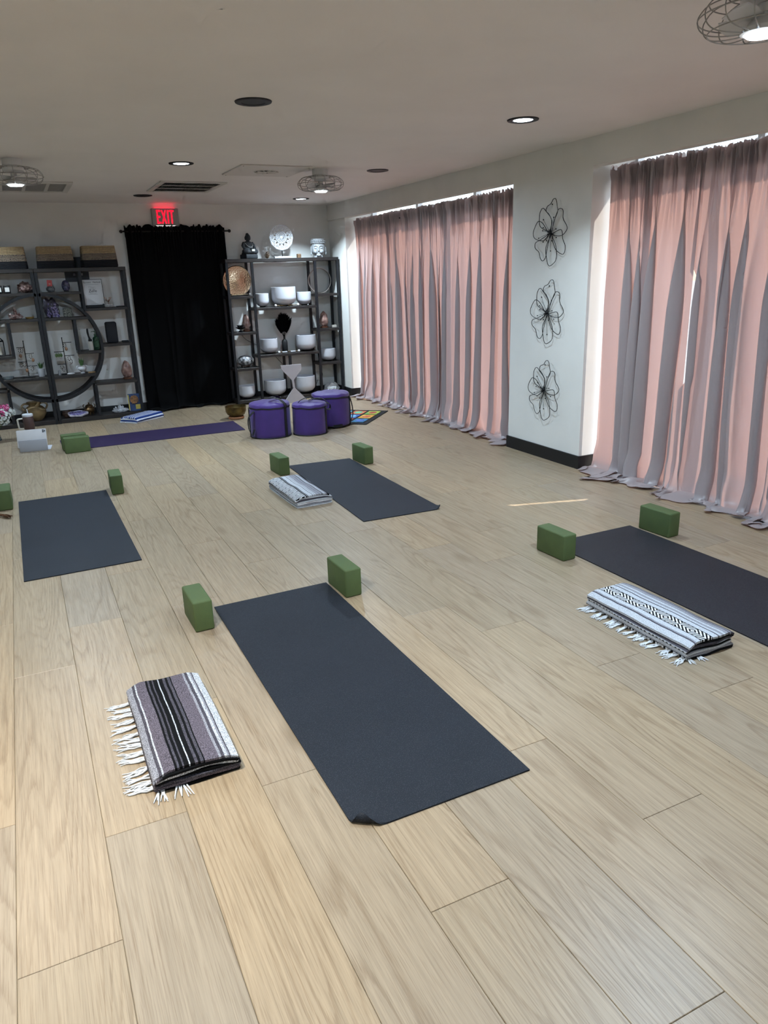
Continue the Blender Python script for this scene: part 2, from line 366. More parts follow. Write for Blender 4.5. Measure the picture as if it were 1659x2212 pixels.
for a in [(1.295, 4.16, 0, 'unlit black-rimmed recessed light, largest in view, over the middle of the room'), (3.0, 4.15, 1, 'lit black-rimmed recessed light near the flower-hung column'),
          (1.36, 6.37, 1, 'lit black-rimmed recessed light between the two far cage fans'), (3.09, 6.42, 0, 'unlit black-rimmed recessed light between the far cage fan and the curtains'),
          (1.42, 8.71, 0, 'unlit recessed light close to the exit sign'), (3.235, 8.82, 1, 'lit recessed light above the singing-bowl shelf', False, 1.9),
          (1.3, 1.95, 1, 'unseen lit recessed light added over the front mat, outside the picture', False, .2), (3.0, -.3, 1, 'unseen lit recessed light added behind the camera by the windows', False, .4), (-.45, 1.9, 1, 'unseen warm recessed light added over the near left floor, outside the picture', True, 1.7), (-.45, 4.15, 1, 'unseen lit recessed light added beyond the picture edge over the front of the left mat'),  # unseen lamps added for light; the warm near-left one breaks the alternating lit pattern
          (-.4, 8.72, 1, 'unseen lit recessed light added beyond the picture edge over the round-frame shelves', False, .9), (-.45, -.3, 1, 'unseen lit recessed light added behind the camera near the left wall')]:  # both unseen, added along the visible ceiling grid to light the room
    downlight(*a)
cage_m = mat('cage_wire', '9a9896', rough=.5); gray_b = mat('fan_blade', 'c9c9cc', rough=.5); chrome = mat('chrome', 'd8dade', rough=.08, metal=1)
def fan(x, y, rz):
    t = thing('cage_fan', '', 'ceiling fan', (x, y, CH), rz, 'white cage ceiling fans with lamps')
    MB().lathe([(.064, 0), (.068, -.01), (.068, -.045), (.074, -.05), (.074, -.08), (.05, -.088), (.022, -.09), (.022, -.115), (0, -.115)], 32).build('housing', wht_m, t)
    zc = -.112
    def rib(a): return [(math.cos(a) * r, math.sin(a) * r, z) for r, z in ((.066, -.062), (.11, -.058), (.165, -.072), (.192, -.098), (.198, -.118), (.190, -.142), (.165, -.160), (.12, -.168), (.066, -.170))]
    r0 = MB().tube(smoothpts(rib(0), 3), .0021, 5).build('cage_rib', cage_m, t)
    for i in range(1, 14):
        c = r0.copy(); COL.objects.link(c); c.rotation_euler = (0, 0, 2 * PI * i / 14)
    for r, z in ((.166, -.073), (.199, -.118), (.166, -.161), (.11, -.0585)):
        MB().tube([(r * math.cos(2 * PI * i / 48), r * math.sin(2 * PI * i / 48), z) for i in range(48)], .0022, 5, True).build('cage_ring', cage_m, t)
    bl = MB().prism([(.02, -.018), (.10, -.045), (.155, -.04), (.16, 0), (.14, .035), (.08, .03), (.02, .016)], .003, lambda x_, y_, z_: (x_, y_, -.128 + z_ + y_ * .35)).build('blade', gray_b, t)
    for i in range(1, 4):
        c = bl.copy(); COL.objects.link(c); c.rotation_euler = (0, 0, PI / 2 * i)
    lh = MB().lathe([(.02, -.115), (.03, -.13), (.05, -.15), (.062, -.158), (.066, -.172), (.056, -.174)], 32).build('lamp_holder', wht_m, t)
    MB().lathe([(.056, -.173), (.045, -.182), (0, -.186)], 32).build('lamp_lens', mat('fan_lens_lit', 'e4f4ff', emit=14), lh)
    for i in range(8):
        a = 2 * PI * (i + .5) / 8; MB().ell((.064 * math.cos(a), .064 * math.sin(a), -.166), .007, 1).build('crystal_bead', chrome, lh)
    d = bpy.data.lights.new('fan_lamp', 'AREA'); d.shape = 'DISK'; d.size = .1; d.energy = FAN_W; d.color = LED
    link_light('fan_lamp', d, t, (0, 0, -.192))
    return t
for x, y, rz, lb in ((.155, 6.42, .2, 'white cage ceiling fan with lit lamp over the left mat, cut by the picture edge'), (2.562, 6.47, .5, 'white cage ceiling fan with lit lamp beside the square ceiling diffuser'), (2.33, 1.93, .1, 'white cage ceiling fan with lit lamp in the top corner of the picture'), (.1, 1.93, .3, 'unseen white cage ceiling fan with lit lamp added over the front of the room, outside the picture')):  # last fan is unseen, added to light the front of the room
    f_ = fan(x, y, rz); f_['label'] = lb
    if y < 2 and x > 2:
        for l_ in f_.children:
            if l_.type == 'LIGHT': l_.data.energy *= 1.55
vent_d = mat('vent_dark', '1b1a1a', rough=.8); vent_w = mat('vent_white', 'c9c6c2', rough=.5)
# louvred return grille
t = thing('ceiling_vent', 'white-framed rectangular ceiling grille with fine dark louvres near the exit sign', 'vent', (1.70, 7.87, CH))
hx, hy = .31, .41; f = MB()
for b in ((-hx, hx, -hy, -hy + .05), (-hx, hx, hy - .05, hy), (-hx, -hx + .05, -hy + .05, hy - .05), (hx - .05, hx, -hy + .05, hy - .05)): f.bbox(*b, -.012, 0, .003, 1)
f.build('frame', vent_w, t)
MB().box(-hx + .05, hx - .05, -hy + .05, hy - .05, -.001, -.0002).build('backing', vent_d, t)
for i in range(1, 3): MB().box(-hx + .05, hx - .05, -hy + .05 + i * .24 - .006, -hy + .05 + i * .24 + .006, -.011, -.002).build('cross_bar', vent_w, t)
for i in range(28):
    x = -hx + .06 + i * (2 * hx - .12) / 27; MB().add([(x - .002, -hy + .05, -.010), (x + .006, -hy + .05, -.002), (x + .006, hy - .05, -.002), (x - .002, hy - .05, -.010)], [(0, 1, 2, 3)]).build('louvre', vent_w, t, angle=0)
# square plate with round swirl diffuser
t = thing('ceiling_diffuser', 'flat square white ceiling plate with a round swirl air outlet', 'vent', (2.13, 6.62, CH))
MB().bbox(-.305, .305, -.31, .31, -.01, 0, .003, 1).build('plate', mat('diffuser_plate', 'd2ccc8', rough=.5), t)
MB().lathe([(.11, -.010), (.105, -.016), (.098, -.013), (.098, -.0105)], 36).build('outlet_ring', vent_w, t)
MB().lathe([(.098, -.0108), (0, -.0108)], 36).build('outlet_backing', vent_d, t)
MB().lathe([(.022, -.011), (.02, -.018), (0, -.019)], 20).build('hub', vent_w, t)
for i in range(10):
    a = 2 * PI * i / 10; p = [(r * math.cos(a + r * 4), r * math.sin(a + r * 4), -.015) for r in (.02, .045, .07, .098)]; MB().tube(p, .006, 4).build('swirl_blade', vent_w, t)
for sx in (-1, 1):
    for sy in (-1, 1): MB().ell((sx * .28, sy * .285, -.010), (.006, .006, .003), 1).build('screw', blk_m, t)
# cell grille at the picture edge
t = thing('ceiling_grille', 'long white ceiling grille of grey cells beside the left cage fan', 'vent', (.16, 8.085, CH))
f = MB()
for b in ((-.5, .5, -.39, -.33), (-.5, .5, .33, .39)): f.bbox(*b, -.014, 0, .003, 1)
for x in (-.5, -.305, -.11, .085, .28, .45): f.bbox(x, x + .05 if x in (-.5, .45) else x + .03, -.33, .33, -.014, 0, .003, 1)
f.build('frame', vent_w, t)
for x in (-.45, -.28, -.085, .11, .305): MB().box(x, x + .175, -.33, .33, -.006, -.001).build('cell', mat('grille_cell', '8f8d8c', '858382', 60, .7), t)
# exit sign
t = thing('exit_sign', 'grey exit sign with glowing red capital letters above the black curtain', 'sign', (1.785, YB, 2.262))
MB().bbox(-.155, .155, -.045, 0, -.095, .095, .006, 2).build('housing', mat('sign_grey', '9a9896', rough=.5), t)
red_m = mat('exit_red', 'ff1030', emit=.9); Y_ = lambda x, z, d: (x, -.0455 - d, z)
sw = .0115
def letter(polys):
    q = MB()
    for p in polys: q.prism(p, .003, Y_)
    q.build('letter', red_m, t, angle=0)
R_ = lambda x0, x1, z0, z1: [(x0, z0), (x1, z0), (x1, z1), (x0, z1)]
zt, zb = .076, -.074
letter([R_(-.1, -.1 + sw * 1.25, zb, zt), R_(-.1, -.055, zt - .02, zt), R_(-.1, -.06, -.009, .011), R_(-.1, -.055, zb, zb + .02)])
letter([[(-.048, zb), (-.032, zb), (.012, zt), (-.004, zt)], [(-.004, zb), (.012, zb), (-.032, zt), (-.048, zt)]])
letter([R_(.022, .038, zb, zt)])
letter([R_(.046, .1, zt - .02, zt), R_(.065, .081, zb, zt)])
MB().box(-.12, .12, -.04, -.008, .0951, .0965).build('top_light_slot', mat('exit_red_slot', 'ff2a4a', emit=1.6), t, angle=0)
MB().box(-.12, .12, -.04, -.008, -.0965, -.0951).build('down_light_slot', mat('exit_white_slot', 'fff0f0', emit=1.2), t, angle=0)
# ------------------------------------------------------------------ yoga mats and blocks
def mat_mat(key, c, c2):
    t = NT(key); v = t.coord(); vo = t.n('TexVoronoi', feature='F1'); t.l(v, vo.inputs['Vector']); vo.inputs['Scale'].default_value = 260
    sp = t.ramp(vo.outputs['Distance'], [(.05, 'ffffff'), (.32, '000000')])
    blot = t.noise(v, 4, 3); col = t.ramp(blot, [(.3, c), (.7, c2)])
    t.set(Base_Color=t.mix(t.math('MULTIPLY', sp, .14), col, lin('aab0bc')), Roughness=.62); t.b.inputs['Specular IOR Level'].default_value = .25
    t.bump(vo.outputs['Distance'], .5, .0015); return t.m
slate = mat_mat('mat_slate', '191d25', '1d2129'); char = mat_mat('mat_charcoal', '1f1f24', '222228'); purp = mat_mat('mat_purple', '271b3c', '2c1f43')
def yoga_mat(label, material, A, B, C, D, curl=None, R=.022, th=.005, wave=.0):
    """A far-left, B far-right, C near-right, D near-left floor corners; curl=(corner point, direction, depth)"""
    A, B, C, D = [Vector((*p, 0)) for p in (A, B, C, D)]
    def f(z0):
        def g(s, t):
            p = (A * (1 - s) + B * s) * (1 - t) + (D * (1 - s) + C * s) * t
            nrm = Vector((0, 0, 1)); off = Vector((0, 0, 0))
            if curl:
                c = Vector((*curl[0], 0)); d = Vector((*curl[1], 0)).normalized(); e = (p - c).dot(d) + curl[2]
                if e > 0:
                    a = e / R; p = p - d * e + d * R * math.sin(a); off = Vector((0, 0, R * (1 - math.cos(a)))); nrm = Vector((-d.x * math.sin(a), -d.y * math.sin(a), math.cos(a)))
            wv = wave * max(0, math.sin(s * 5 + 1)) * (1 if t > .985 or t < .015 else 0)
            return p + off + nrm * z0 + Vector((0, 0, .0006 + wv))
        return g
    nu, nv = 40, 110; q = MB(); q.grid(nu, nv, f(th)); q.grid(nu, nv, f(0)); n = (nu + 1) * (nv + 1); W = nu + 1
    rim = [j for j in range(W)] + [j * W + nu for j in range(1, nv + 1)] + [nv * W + i for i in range(nu - 1, -1, -1)] + [j * W for j in range(nv - 1, 0, -1)]
    q.add([], [(rim[i], rim[(i + 1) % len(rim)], rim[(i + 1) % len(rim)] + n, rim[i] + n) for i in range(len(rim))])
    q.f[-len(rim):] = [(rim[i], rim[(i + 1) % len(rim)], rim[(i + 1) % len(rim)] + n, rim[i] + n) for i in range(len(rim))]
    o = q.build('yoga_mat', material, angle=50); return tag(o, label, 'yoga mat', 'yoga mats on the plank floor')
yoga_mat('dark slate yoga mat at the front, its near corner folded up', slate, (.647, 3.345), (1.240, 3.353), (1.25, 1.608), (.645, 1.607), curl=((.645, 1.607), (-.55, -.83), .055), R=.016)
yoga_mat('dark slate yoga mat between two blocks beside the left picture edge', slate, (-.203, 5.925), (.416, 5.91), (.431, 4.205), (-.191, 4.195))
yoga_mat('dark slate yoga mat in the middle with an upturned near corner', slate, (1.885, 5.86), (2.44, 5.82), (2.405, 4.14), (1.825, 4.165), curl=((2.405, 4.14), (.75, -.4), .05), R=.035)
yoga_mat('charcoal yoga mat running out of the picture near the curtains', char, (2.605, 3.233), (3.215, 3.233), (3.22, 1.5), (2.605, 1.5))
yoga_mat('purple yoga mat laid crosswise in front of the shelves and black curtain', purp, (.205, 8.20), (2.03, 8.20), (2.01, 7.63), (.215, 7.63))
grn = mat('foam_green', '4a5a33', '506136', 9, .75, bump=.25, bscale=350)
blk0 = MB().bbox(-.0445, .0445, -.115, .115, 0, .148, .009, 3).build('foam_block', grn, None)
def block(i, x, y, rz, label, z=0.0):
    o = blk0 if i == 0 else blk0.copy()
    if i: COL.objects.link(o)
    o.location = (x, y, z); o.rotation_euler = (0, 0, rz); tag(o, label, 'yoga block', 'green foam yoga blocks')
for i, a in enumerate([(.55, 3.232, .02, 'green foam block at the left far corner of the front mat'), (1.297, 3.238, .03, 'green foam block at the right far corner of the front mat'),
                       (1.763, 5.70, .05, 'green foam block at the left far corner of the middle mat, behind the folded blanket'), (2.497, 5.66, .06, 'green foam block at the right far corner of the middle mat'),
                       (.491, 5.86, -.03, 'green foam block at the right far corner of the left mat'), (-.282, 5.86, 0, 'green foam block cut by the left picture edge'),
                       (2.525, 3.085, .05, 'green foam block at the left far corner of the charcoal mat'), (3.285, 3.07, .06, 'green foam block between the charcoal mat and the curtains')]):
    block(i, *a)
block(9, .333, 7.535, PI / 2 + .02, 'front one of two green foam blocks at the end of the purple mat'); block(9, .318, 7.675, PI / 2 + .02, 'rear one of two green foam blocks standing on the end of the purple mat', .0058)
# ------------------------------------------------------------------ folded striped blankets
def stripe_mat(key, stops, chev=None, wob=.02, sp=.25):
    t = NT(key); uv = t.n('UVMap'); sep = t.n('SeparateXYZ'); t.l(uv.outputs[0], sep.inputs[0]); u, v = sep.outputs[0], sep.outputs[1]
    wn = t.noise(t.mapping(uv.outputs[0], (.3, 9, 1)), 1.0, 2); uu = t.math('ADD', u, t.math('MULTIPLY', t.math('SUBTRACT', wn, .5), wob * 2))
    c = t.ramp(uu, stops, 'CONSTANT')
    if chev:
        a, b, fr = chev
        x = t.math('DIVIDE', t.math('SUBTRACT', uu, a), b - a)
        zig = t.math('ABSOLUTE', t.math('SUBTRACT', t.math('FRACT', t.math('MULTIPLY', v, 7.0)), .5))
        tri = t.math('ABSOLUTE', t.math('SUBTRACT', x, .5))
        ph = t.math('FRACT', t.math('ADD', t.math('MULTIPLY', zig, fr), t.math('MULTIPLY', tri, 4.0)))
        inb = t.math('MULTIPLY', t.math('GREATER_THAN', x, 0.0), t.math('LESS_THAN', x, 1.0))
        edge = t.math('GREATER_THAN', tri, .44)
        on = t.math('MAXIMUM', t.math('GREATER_THAN', ph, .5), edge)
        cc = t.mix(on, lin('dcdee2'), lin('0d0d10')); c = t.mix(inb, c, cc)
    nz = t.noise(t.coord(), 330, 2, .6); yarn = t.noise(t.mapping(uv.outputs[0], (900, 120, 1)), 1.0, 1)
    c = t.mix(1.0, c, t.ramp(nz, [(.40, (1 - sp, 1 - sp, 1 - sp, 1)), (.60, (1 + sp * .8,) * 3 + (1,))]), 'MULTIPLY'); c = t.mix(t.ramp(yarn, [(.5, '000000'), (.7, '666666')]), c, t.mix(1.0, c, (.45, .45, .47, 1), 'MULTIPLY'))
    t.set(Base_Color=c, Roughness=.9); t.b.inputs['Specular IOR Level'].default_value = .15; t.bump(nz, .5, .003); return t.m
K, G, M_, Wt, LG = '0b0b0d', '4b4850', '5f5861', 'b6b9bf', '8c8c93'
st1 = [(0, LG), (.05, G), (.085, Wt), (.105, M_), (.235, K), (.262, G), (.29, K), (.325, G), (.345, K), (.405, Wt), (.42, K), (.475, G), (.51, K), (.54, G), (.575, K), (.59, M_), (.76, LG), (.79, G), (.83, Wt), (.865, LG), (.89, G), (.905, Wt)]
st2 = [(0, Wt), (.10, G), (.125, LG), (.145, Wt), (.52, Wt), (.60, G), (.625, Wt), (.67, LG), (.72, Wt), (.76, LG), (.83, G), (.86, LG), (.90, G)]
st3 = [(0, Wt), (.30, K), (.325, Wt), (.46, G), (.475, Wt), (.52, LG), (.54, Wt), (.57, LG), (.68, G), (.695, LG), (.76, K), (.775, LG), (.82, Wt), (.85, LG), (.9, G), (.93, K)]
fringe_m = mat('fringe_cotton', 'd3d5d8', 'c2c4c7', 40, .9)
def blanket(label, loc, rz, W, L, H, layers, material, seed, tassels, tl=.085, front=0):
    R = random.Random(seed); t = thing('folded_blanket', label, 'blanket', loc, rz, 'folded striped blankets'); th = H / layers
    path = []                       # serpentine cross-section of the folded cloth, bottom layer first, ends at the top layer
    for i in range(layers):
        z = th * (i + .5); ins = .012 * R.random(); xs = [ins + (W - 2 * ins) * k / 12 for k in range(13)]
        path += [(x, z) for x in (xs if (layers - i) % 2 else xs[::-1])]
        if i < layers - 1:
            side = W - ins if (layers - i) % 2 else ins; sgn = 1 if (layers - i) % 2 else -1
            path += [(side + sgn * math.sin(a) * th * .55, z + th * .5 - math.cos(a) * th * .5) for a in (.6, 1.2, 1.57, 2.0, 2.6)]
    # the top layer must run 0..W so that its stripes read left to right
    acc = [0.0]
    for i in range(1, len(path)): acc.append(acc[-1] + math.dist(path[i], path[i - 1]))
    tot = acc[-1]; ntop = 13; a0 = acc[-ntop]
    n = len(path)
    def nrmal(i):
        a = path[max(0, i - 1)]; b = path[min(n - 1, i + 1)]; dx, dz = b[0] - a[0], b[1] - a[1]; l = math.hypot(dx, dz) or 1; return -dz / l, dx / l
    NS = [nrmal(i) for i in range(n)]; hw = th * .37
    def cloth(sgn):
        def f(s, v):
            i = min(n - 1, int(round(s * (n - 1)))); x, z = path[i]; nx, nz = NS[i]; lay = z / H
            y = -L / 2 + v * L
            endw = .012 * noise.noise(Vector((x * 9, z * 60, seed + (0 if v < .5 else 5)))); y += endw * (1 if abs(v - .5) > .4 else 0)
            x2 = x + .014 * noise.noise(Vector((seed, y * 3.1, lay * 3))) ; zz = z * (1 + .10 * noise.noise(Vector((x * 7, y * 5, seed)))) - .35 * th * lay * (max(0, abs(2 * v - 1) - .86) / .14) ** 2
            edge = 1 - .25 * lay * max(0, (abs(x / W - .5) - .36) / .14)
            return (x2 + sgn * nx * hw, y, max(.0015, zz * edge + sgn * nz * hw))
        return f
    def uvf(s, v):
        i = min(n - 1, int(round(s * (n - 1)))); x = (acc[i] - a0) / (tot - a0)
        return (x if x >= 0 else (-x if x > -.12 else (.36, .70, .08, .44, .93)[int(path[i][1] / th) % 5]), v * L)
    q = MB(); nv = 46; q.grid(n - 1, nv, cloth(1), uvf=uvf); q.grid(n - 1, nv, cloth(-1), uvf=uvf); k = n * (nv + 1)
    def bridge(ids): q.f.extend([(ids[i], ids[i + 1], ids[i + 1] + k, ids[i] + k) for i in range(len(ids) - 1)]); q.mi.extend([0] * (len(ids) - 1))
    bridge(list(range(n))); bridge([nv * n + i for i in range(n)]); bridge([j * n for j in range(nv + 1)]); bridge([j * n + n - 1 for j in range(nv + 1)])
    q.build('cloth', material, t, angle=60)
    for i in range(tassels):
        y = -L / 2 + L * (i + .5) / tassels + R.uniform(-.008, .008); base = R.uniform(-.35, .25); q = MB()
        for k_ in range(8):
            a = PI + base + R.uniform(-.2, .2); l = tl * R.uniform(.65, 1.1); p = [Vector((.012, y + R.uniform(-.009, .009), R.uniform(.006, .012)))]
            for j in range(1, 6):
                p.append(p[0] + Vector((math.cos(a) * l * j / 5, math.sin(a) * l * j / 5 + .004 * math.sin(j * 2 + k_), -(p[0].z - .004) * min(1, j / 3))))
            q.tube(p, [.0026, .0026, .0025, .0022, .0019, .0012], 5)
        q.build('tassel', fringe_m, t)
    for i in range(front):
        q = MB(); x = W * (.08 + .22 * i) if front > 1 else W * .55
        for k_ in range(7):
            a = -PI / 2 + R.uniform(-.5, .4); l = tl * R.uniform(.5, .8); p = [Vector((x + R.uniform(-.012, .012), -L / 2 + .02, .008))]
            for j in range(1, 5): p.append(p[0] + Vector((math.cos(a) * l * j / 4, math.sin(a) * l * j / 4, -.001 * j)))
            q.tube(p, [.0026, .0025, .0024, .002, .0013], 5)
        q.build('tassel', fringe_m, t)
    return t
blanket('dark grey and black striped folded blanket with white fringe beside the front mat', (.155, 2.36, 0), .0, .265, .60, .075, 7, stripe_mat('blanket_dark', st1, wob=.012, sp=.62), 3, 14, .10, 2)
blanket('white folded blanket with black chevron band and white fringe beside the charcoal mat', (2.215, 2.165, 0), .0, .262, .60, .085, 7, stripe_mat('blanket_white', st2, (.24, .50, 7.0)), 5, 15, .075, 2)
blanket('grey and white striped folded blanket lying against the middle mat', (1.54, 4.97, 0), .02, .26, .60, .085, 7, stripe_mat('blanket_grey', st3, (-.35, .29, 9.0)), 8, 0, .05, 1)
# ------------------------------------------------------------------ shelf units
steel = mat('shelf_steel', '131419', rough=.5, metal=.2); darkw = mat('shelf_dark_wood', '1d1817', '261f1c', 14, .5, bump=.15, stretch=(.15, 1, 1))
YF, YK = 9.25, 9.532
def post(t, x0, x1, z0, z1, both=True, name='post'):
    for a in ((YF, YF + .03), (YK - .03, YK)) if both else ((YF, YF + .03),): MB().box(x0, x1, *a, z0, z1).build(name, steel, t, angle=0)
def board(t, x0, x1, z, th=.032):
    MB().bbox(x0, x1, YF + .002, YK - .002, z - th, z, .002, 1).build('shelf_board', darkw, t, angle=0)
# wide unit with stepped shelves
RX0, RX1 = 2.375, 3.853; PX = [RX0, 2.69, 3.515, RX1 - .03]
T = thing('display_shelf', 'wide black steel and dark wood shelf unit holding white singing bowls', 'shelf unit')
for x in PX: post(T, x, x + .03, 0, 1.728)
MB().bbox(RX0, RX1, YF - .003, YK + .003, 1.728, 1.768, .003, 1).build('top_board', darkw, T, angle=0)
for z in (1.335, .9, .458): board(T, PX[0] + .005, PX[1] + .025, z)
for z in (1.185, .605): board(T, PX[1] + .005, PX[2] + .025, z)
for z in (1.325, .886, .45): board(T, PX[2] + .005, PX[3] + .025, z)
board(T, RX0 + .004, RX1 - .004, .055, .04)
post(T, 3.10, 3.13, .055, .573)
# pair of units whose frames form a circle
LC, LZ, LR = .253, .855, .60
def arc_band(t, a0, a1, y0, y1, flip):
    n = 40; q = MB(); vs = []; fs = []
    for i in range(n + 1):
        a = a0 + (a1 - a0) * i / n
        for r in (LR - .032, LR):
            for y in (y0, y1): vs.append((LC + flip * (.012 + r * math.sin(a)), y, LZ + r * math.cos(a)))
    for i in range(n):
        b = i * 4; c = b + 4
        fs += [(b, b + 1, c + 1, c), (b + 2, c + 2, c + 3, b + 3), (b, c, c + 2, b + 2), (b + 1, b + 3, c + 3, c + 1)]
    fs += [(0, 2, 3, 1), (n * 4, n * 4 + 1, n * 4 + 3, n * 4 + 2)]
    q.add(vs, fs).build('circle_arc', steel, t)
def half_unit(flip, label):
    t = thing('display_shelf', label, 'shelf unit'); X = lambda d: LC + flip * d
    def pst(d, z0, z1): a, b = sorted((X(d), X(d + .03))); post(t, a, b, z0, z1)
    def brd(d0, d1, z, th=.03): a, b = sorted((X(d0), X(d1))); board(t, a, b, z, th)
    pst(.004, 0, 1.672); pst(.932, 0, 1.672)
    a, b = sorted((X(.002), X(.964))); MB().bbox(a, b, YF - .003, YK + .003, 1.672, 1.712, .003, 1).build('top_board', darkw, t, angle=0)
    pst(.452, 1.243, 1.672); brd(.034, .452, 1.462); brd(.47, .932, 1.273)
    for y0, y1 in ((YF, YF + .03), (YK - .03, YK)): arc_band(t, 0.0, PI, y0, y1, flip)
    brd(.03, .505, 1.185); pst(.325, .797, 1.155); brd(.325, .597, .80); brd(.60, .932, .867); brd(.03, .51, .543); brd(.47, .932, .434); pst(.447, .05, .404)
    brd(.01, .958, .048, .045)
    return t
half_unit(1, 'black shelf unit beside the black curtain, its frame forming the right half of a circle'); half_unit(-1, 'black shelf unit at the picture edge, its frame forming the left half of a circle')
SY = 9.40
# baskets on the left units
def basket_mat():
    t = NT('rope_basket'); s = t.n('SeparateXYZ'); t.l(t.coord(), s.inputs[0]); z = s.outputs[2]
    rope = t.math('SINE', t.math('MULTIPLY', z, 480.0)); n = t.noise(t.mapping(t.coord(), (330, 330, 260)), 1.0, 1)
    sp = t.ramp(n, [(.47, '2a2728'), (.53, '9b8976')]); tan = t.ramp(t.noise(t.coord(), 50, 2), [(.3, '8f7a5c'), (.7, 'a58d6a')])
    c = t.mix(t.math('GREATER_THAN', z, .078), lin('0b0c14'), sp); c = t.mix(t.math('GREATER_THAN', z, .148), c, tan)
    t.set(Base_Color=c, Roughness=.9); t.bump(rope, .6, .004); return t.m
bk_m = basket_mat()
def rrect(w, d, r, n=5):
    out = []
    for cx_, cy_, a0 in ((w / 2 - r, d / 2 - r, 0), (-w / 2 + r, d / 2 - r, PI / 2), (-w / 2 + r, -d / 2 + r, PI), (w / 2 - r, -d / 2 + r, 1.5 * PI)):
        out += [(cx_ + r * math.cos(a0 + PI / 2 * i / n), cy_ + r * math.sin(a0 + PI / 2 * i / n)) for i in range(n + 1)]
    return out
def loft(rings, cap=True):
    q = MB(); n = len(rings[0]); vs = [p for r in rings for p in r]; fs = []
    for i in range(len(rings) - 1): fs += [(i * n + j, i * n + (j + 1) % n, (i + 1) * n + (j + 1) % n, (i + 1) * n + j) for j in range(n)]
    if cap: fs += [tuple(range(n))[::-1], tuple((len(rings) - 1) * n + j for j in range(n))]
    return q.add(vs, fs)
bq = [[(x, y, z) for x, y in rrect(w_, d_, r_)] for w_, d_, r_, z in ((.372, .25, .03, 0), (.385, .262, .035, .012), (.374, .256, .03, .1), (.355, .248, .025, .222), (.35, .243, .022, .228), (.335, .228, .02, .222), (.345, .235, .02, .03))]
for i, (x, lb) in enumerate(((.02, 'tan, speckled and black rope basket on the shelf, cut by the picture edge'), (.497, 'tan, speckled and black rope basket in the middle of the three'), (.958, 'tan, speckled and black rope basket nearest the black curtain'))):
    if i == 0: b0 = loft(bq).build('rope_basket', bk_m)
    o = b0 if i == 0 else b0.copy()
    if i: COL.objects.link(o)
    o.location = (x, SY, 1.7125); tag(o, lb, 'basket', 'rope baskets on top of the round-frame shelves')
# wall box behind the left units
t = thing('wall_box', 'dark grey wall box with two small buttons behind the shelves', 'wall box', (.715, YB, 1.70))
MB().bbox(-.13, .13, -.012, 0, -.135, .135, .004, 1).build('body', mat('box_dark_grey', '3c3f45', rough=.6), t)
for x in (-.03, .05): MB().bbox(x - .014, x + .014, -.017, -.012, -.07, -.042, .003, 1).build('button', mat('button_grey', '8d9095', rough=.5), t)
# generic minerals
def rock(name, label, cat, loc, r, c, c2, scale=25, amp=.35, freq=2.2, seed=1, sub=4, rough=.4, group=None, flat=False, parent=None):
    q = MB().ell((0, 0, 0), r, sub, amp, freq, seed); zmin = min(v[2] for v in q.v); q.v = [(x, y, max(0, z - zmin - .004)) for x, y, z in q.v]
    o = q.build(name, mat('rock_' + c + c2 + str(scale), c, c2, scale, rough, bump=.6, bscale=scale * 3), parent, loc, angle=20 if flat else 45)
    return tag(o, label, cat, group) if parent is None else o
def crystals(name, label, loc, w_, d_, h_, n, c, c2, seed, scale=30, rough=.2, trans=0, lean=.7, br=.2):
    R = random.Random(seed); q = MB().ell((0, 0, h_ * .16), (w_ * .5, d_ * .5, h_ * br), 3, .3, 3, seed); q.v = [(x, y, max(0, z)) for x, y, z in q.v]
    for i in range(n):
        a = R.random() * 2 * PI; rr = R.random() ** .7; x, y = math.cos(a) * rr * w_ * .38, math.sin(a) * rr * d_ * .38
        hh = h_ * (1 - .55 * rr) * R.uniform(.6, 1.0); rad = w_ * R.uniform(.045, .10)
        mt = Matrix.Translation((x, y, .0)) @ rmtx(-math.sin(a) * rr * lean * R.uniform(.5, 1), math.cos(a) * rr * lean * R.uniform(.5, 1), R.random() * 3)
        vs = []
        for z, k in ((0, 1), (hh * .72, .9)):
            vs += [mt @ Vector((rad * k * math.cos(PI / 3 * j), rad * k * math.sin(PI / 3 * j), z + .01)) for j in range(6)]
        vs.append(mt @ Vector((rad * .2, 0, hh)))
        q.add([(v.x, v.y, max(0, v.z)) for v in vs], [tuple(range(6))[::-1]] + [(j, (j + 1) % 6, 6 + (j + 1) % 6, 6 + j) for j in range(6)] + [(6 + j, 6 + (j + 1) % 6, 12) for j in range(6)])
    return tag(q.build(name, mat('cry_' + c + c2, c, c2, scale, rough, trans=trans), None, loc, angle=15), label, 'crystal')
def salt_lamp(label, x, z, w_, h_, seed, c='a8897e', c2='75564f'):
    t = thing('salt_lamp', label, 'salt lamp', (x, SY, z), group='pink salt lamps')
    MB().lathe([(.0, 0), (w_ * .42, 0), (w_ * .44, .006), (w_ * .42, .018), (0, .018)], 24).build('wooden_base', mat('lamp_base_wood', '5a3421', '6a4029', 20, .5), t)
    q = MB(); bm = MB().ell((0, 0, 0), 1, 4, .22, 2.0, seed)
    for v in bm.v:
        zz = (v[2] + 1) / 2; k = w_ * .52 * (1 - .45 * max(0, zz - .35)); q.v.append((v[0] * k, v[1] * k, .012 + zz * (h_ - .012)))
    q.f = bm.f; q.mi = bm.mi; q.build('salt_rock', mat('salt_' + c, c, c2, 24, .35, bump=.7, bscale=30), t, angle=45)
    return t
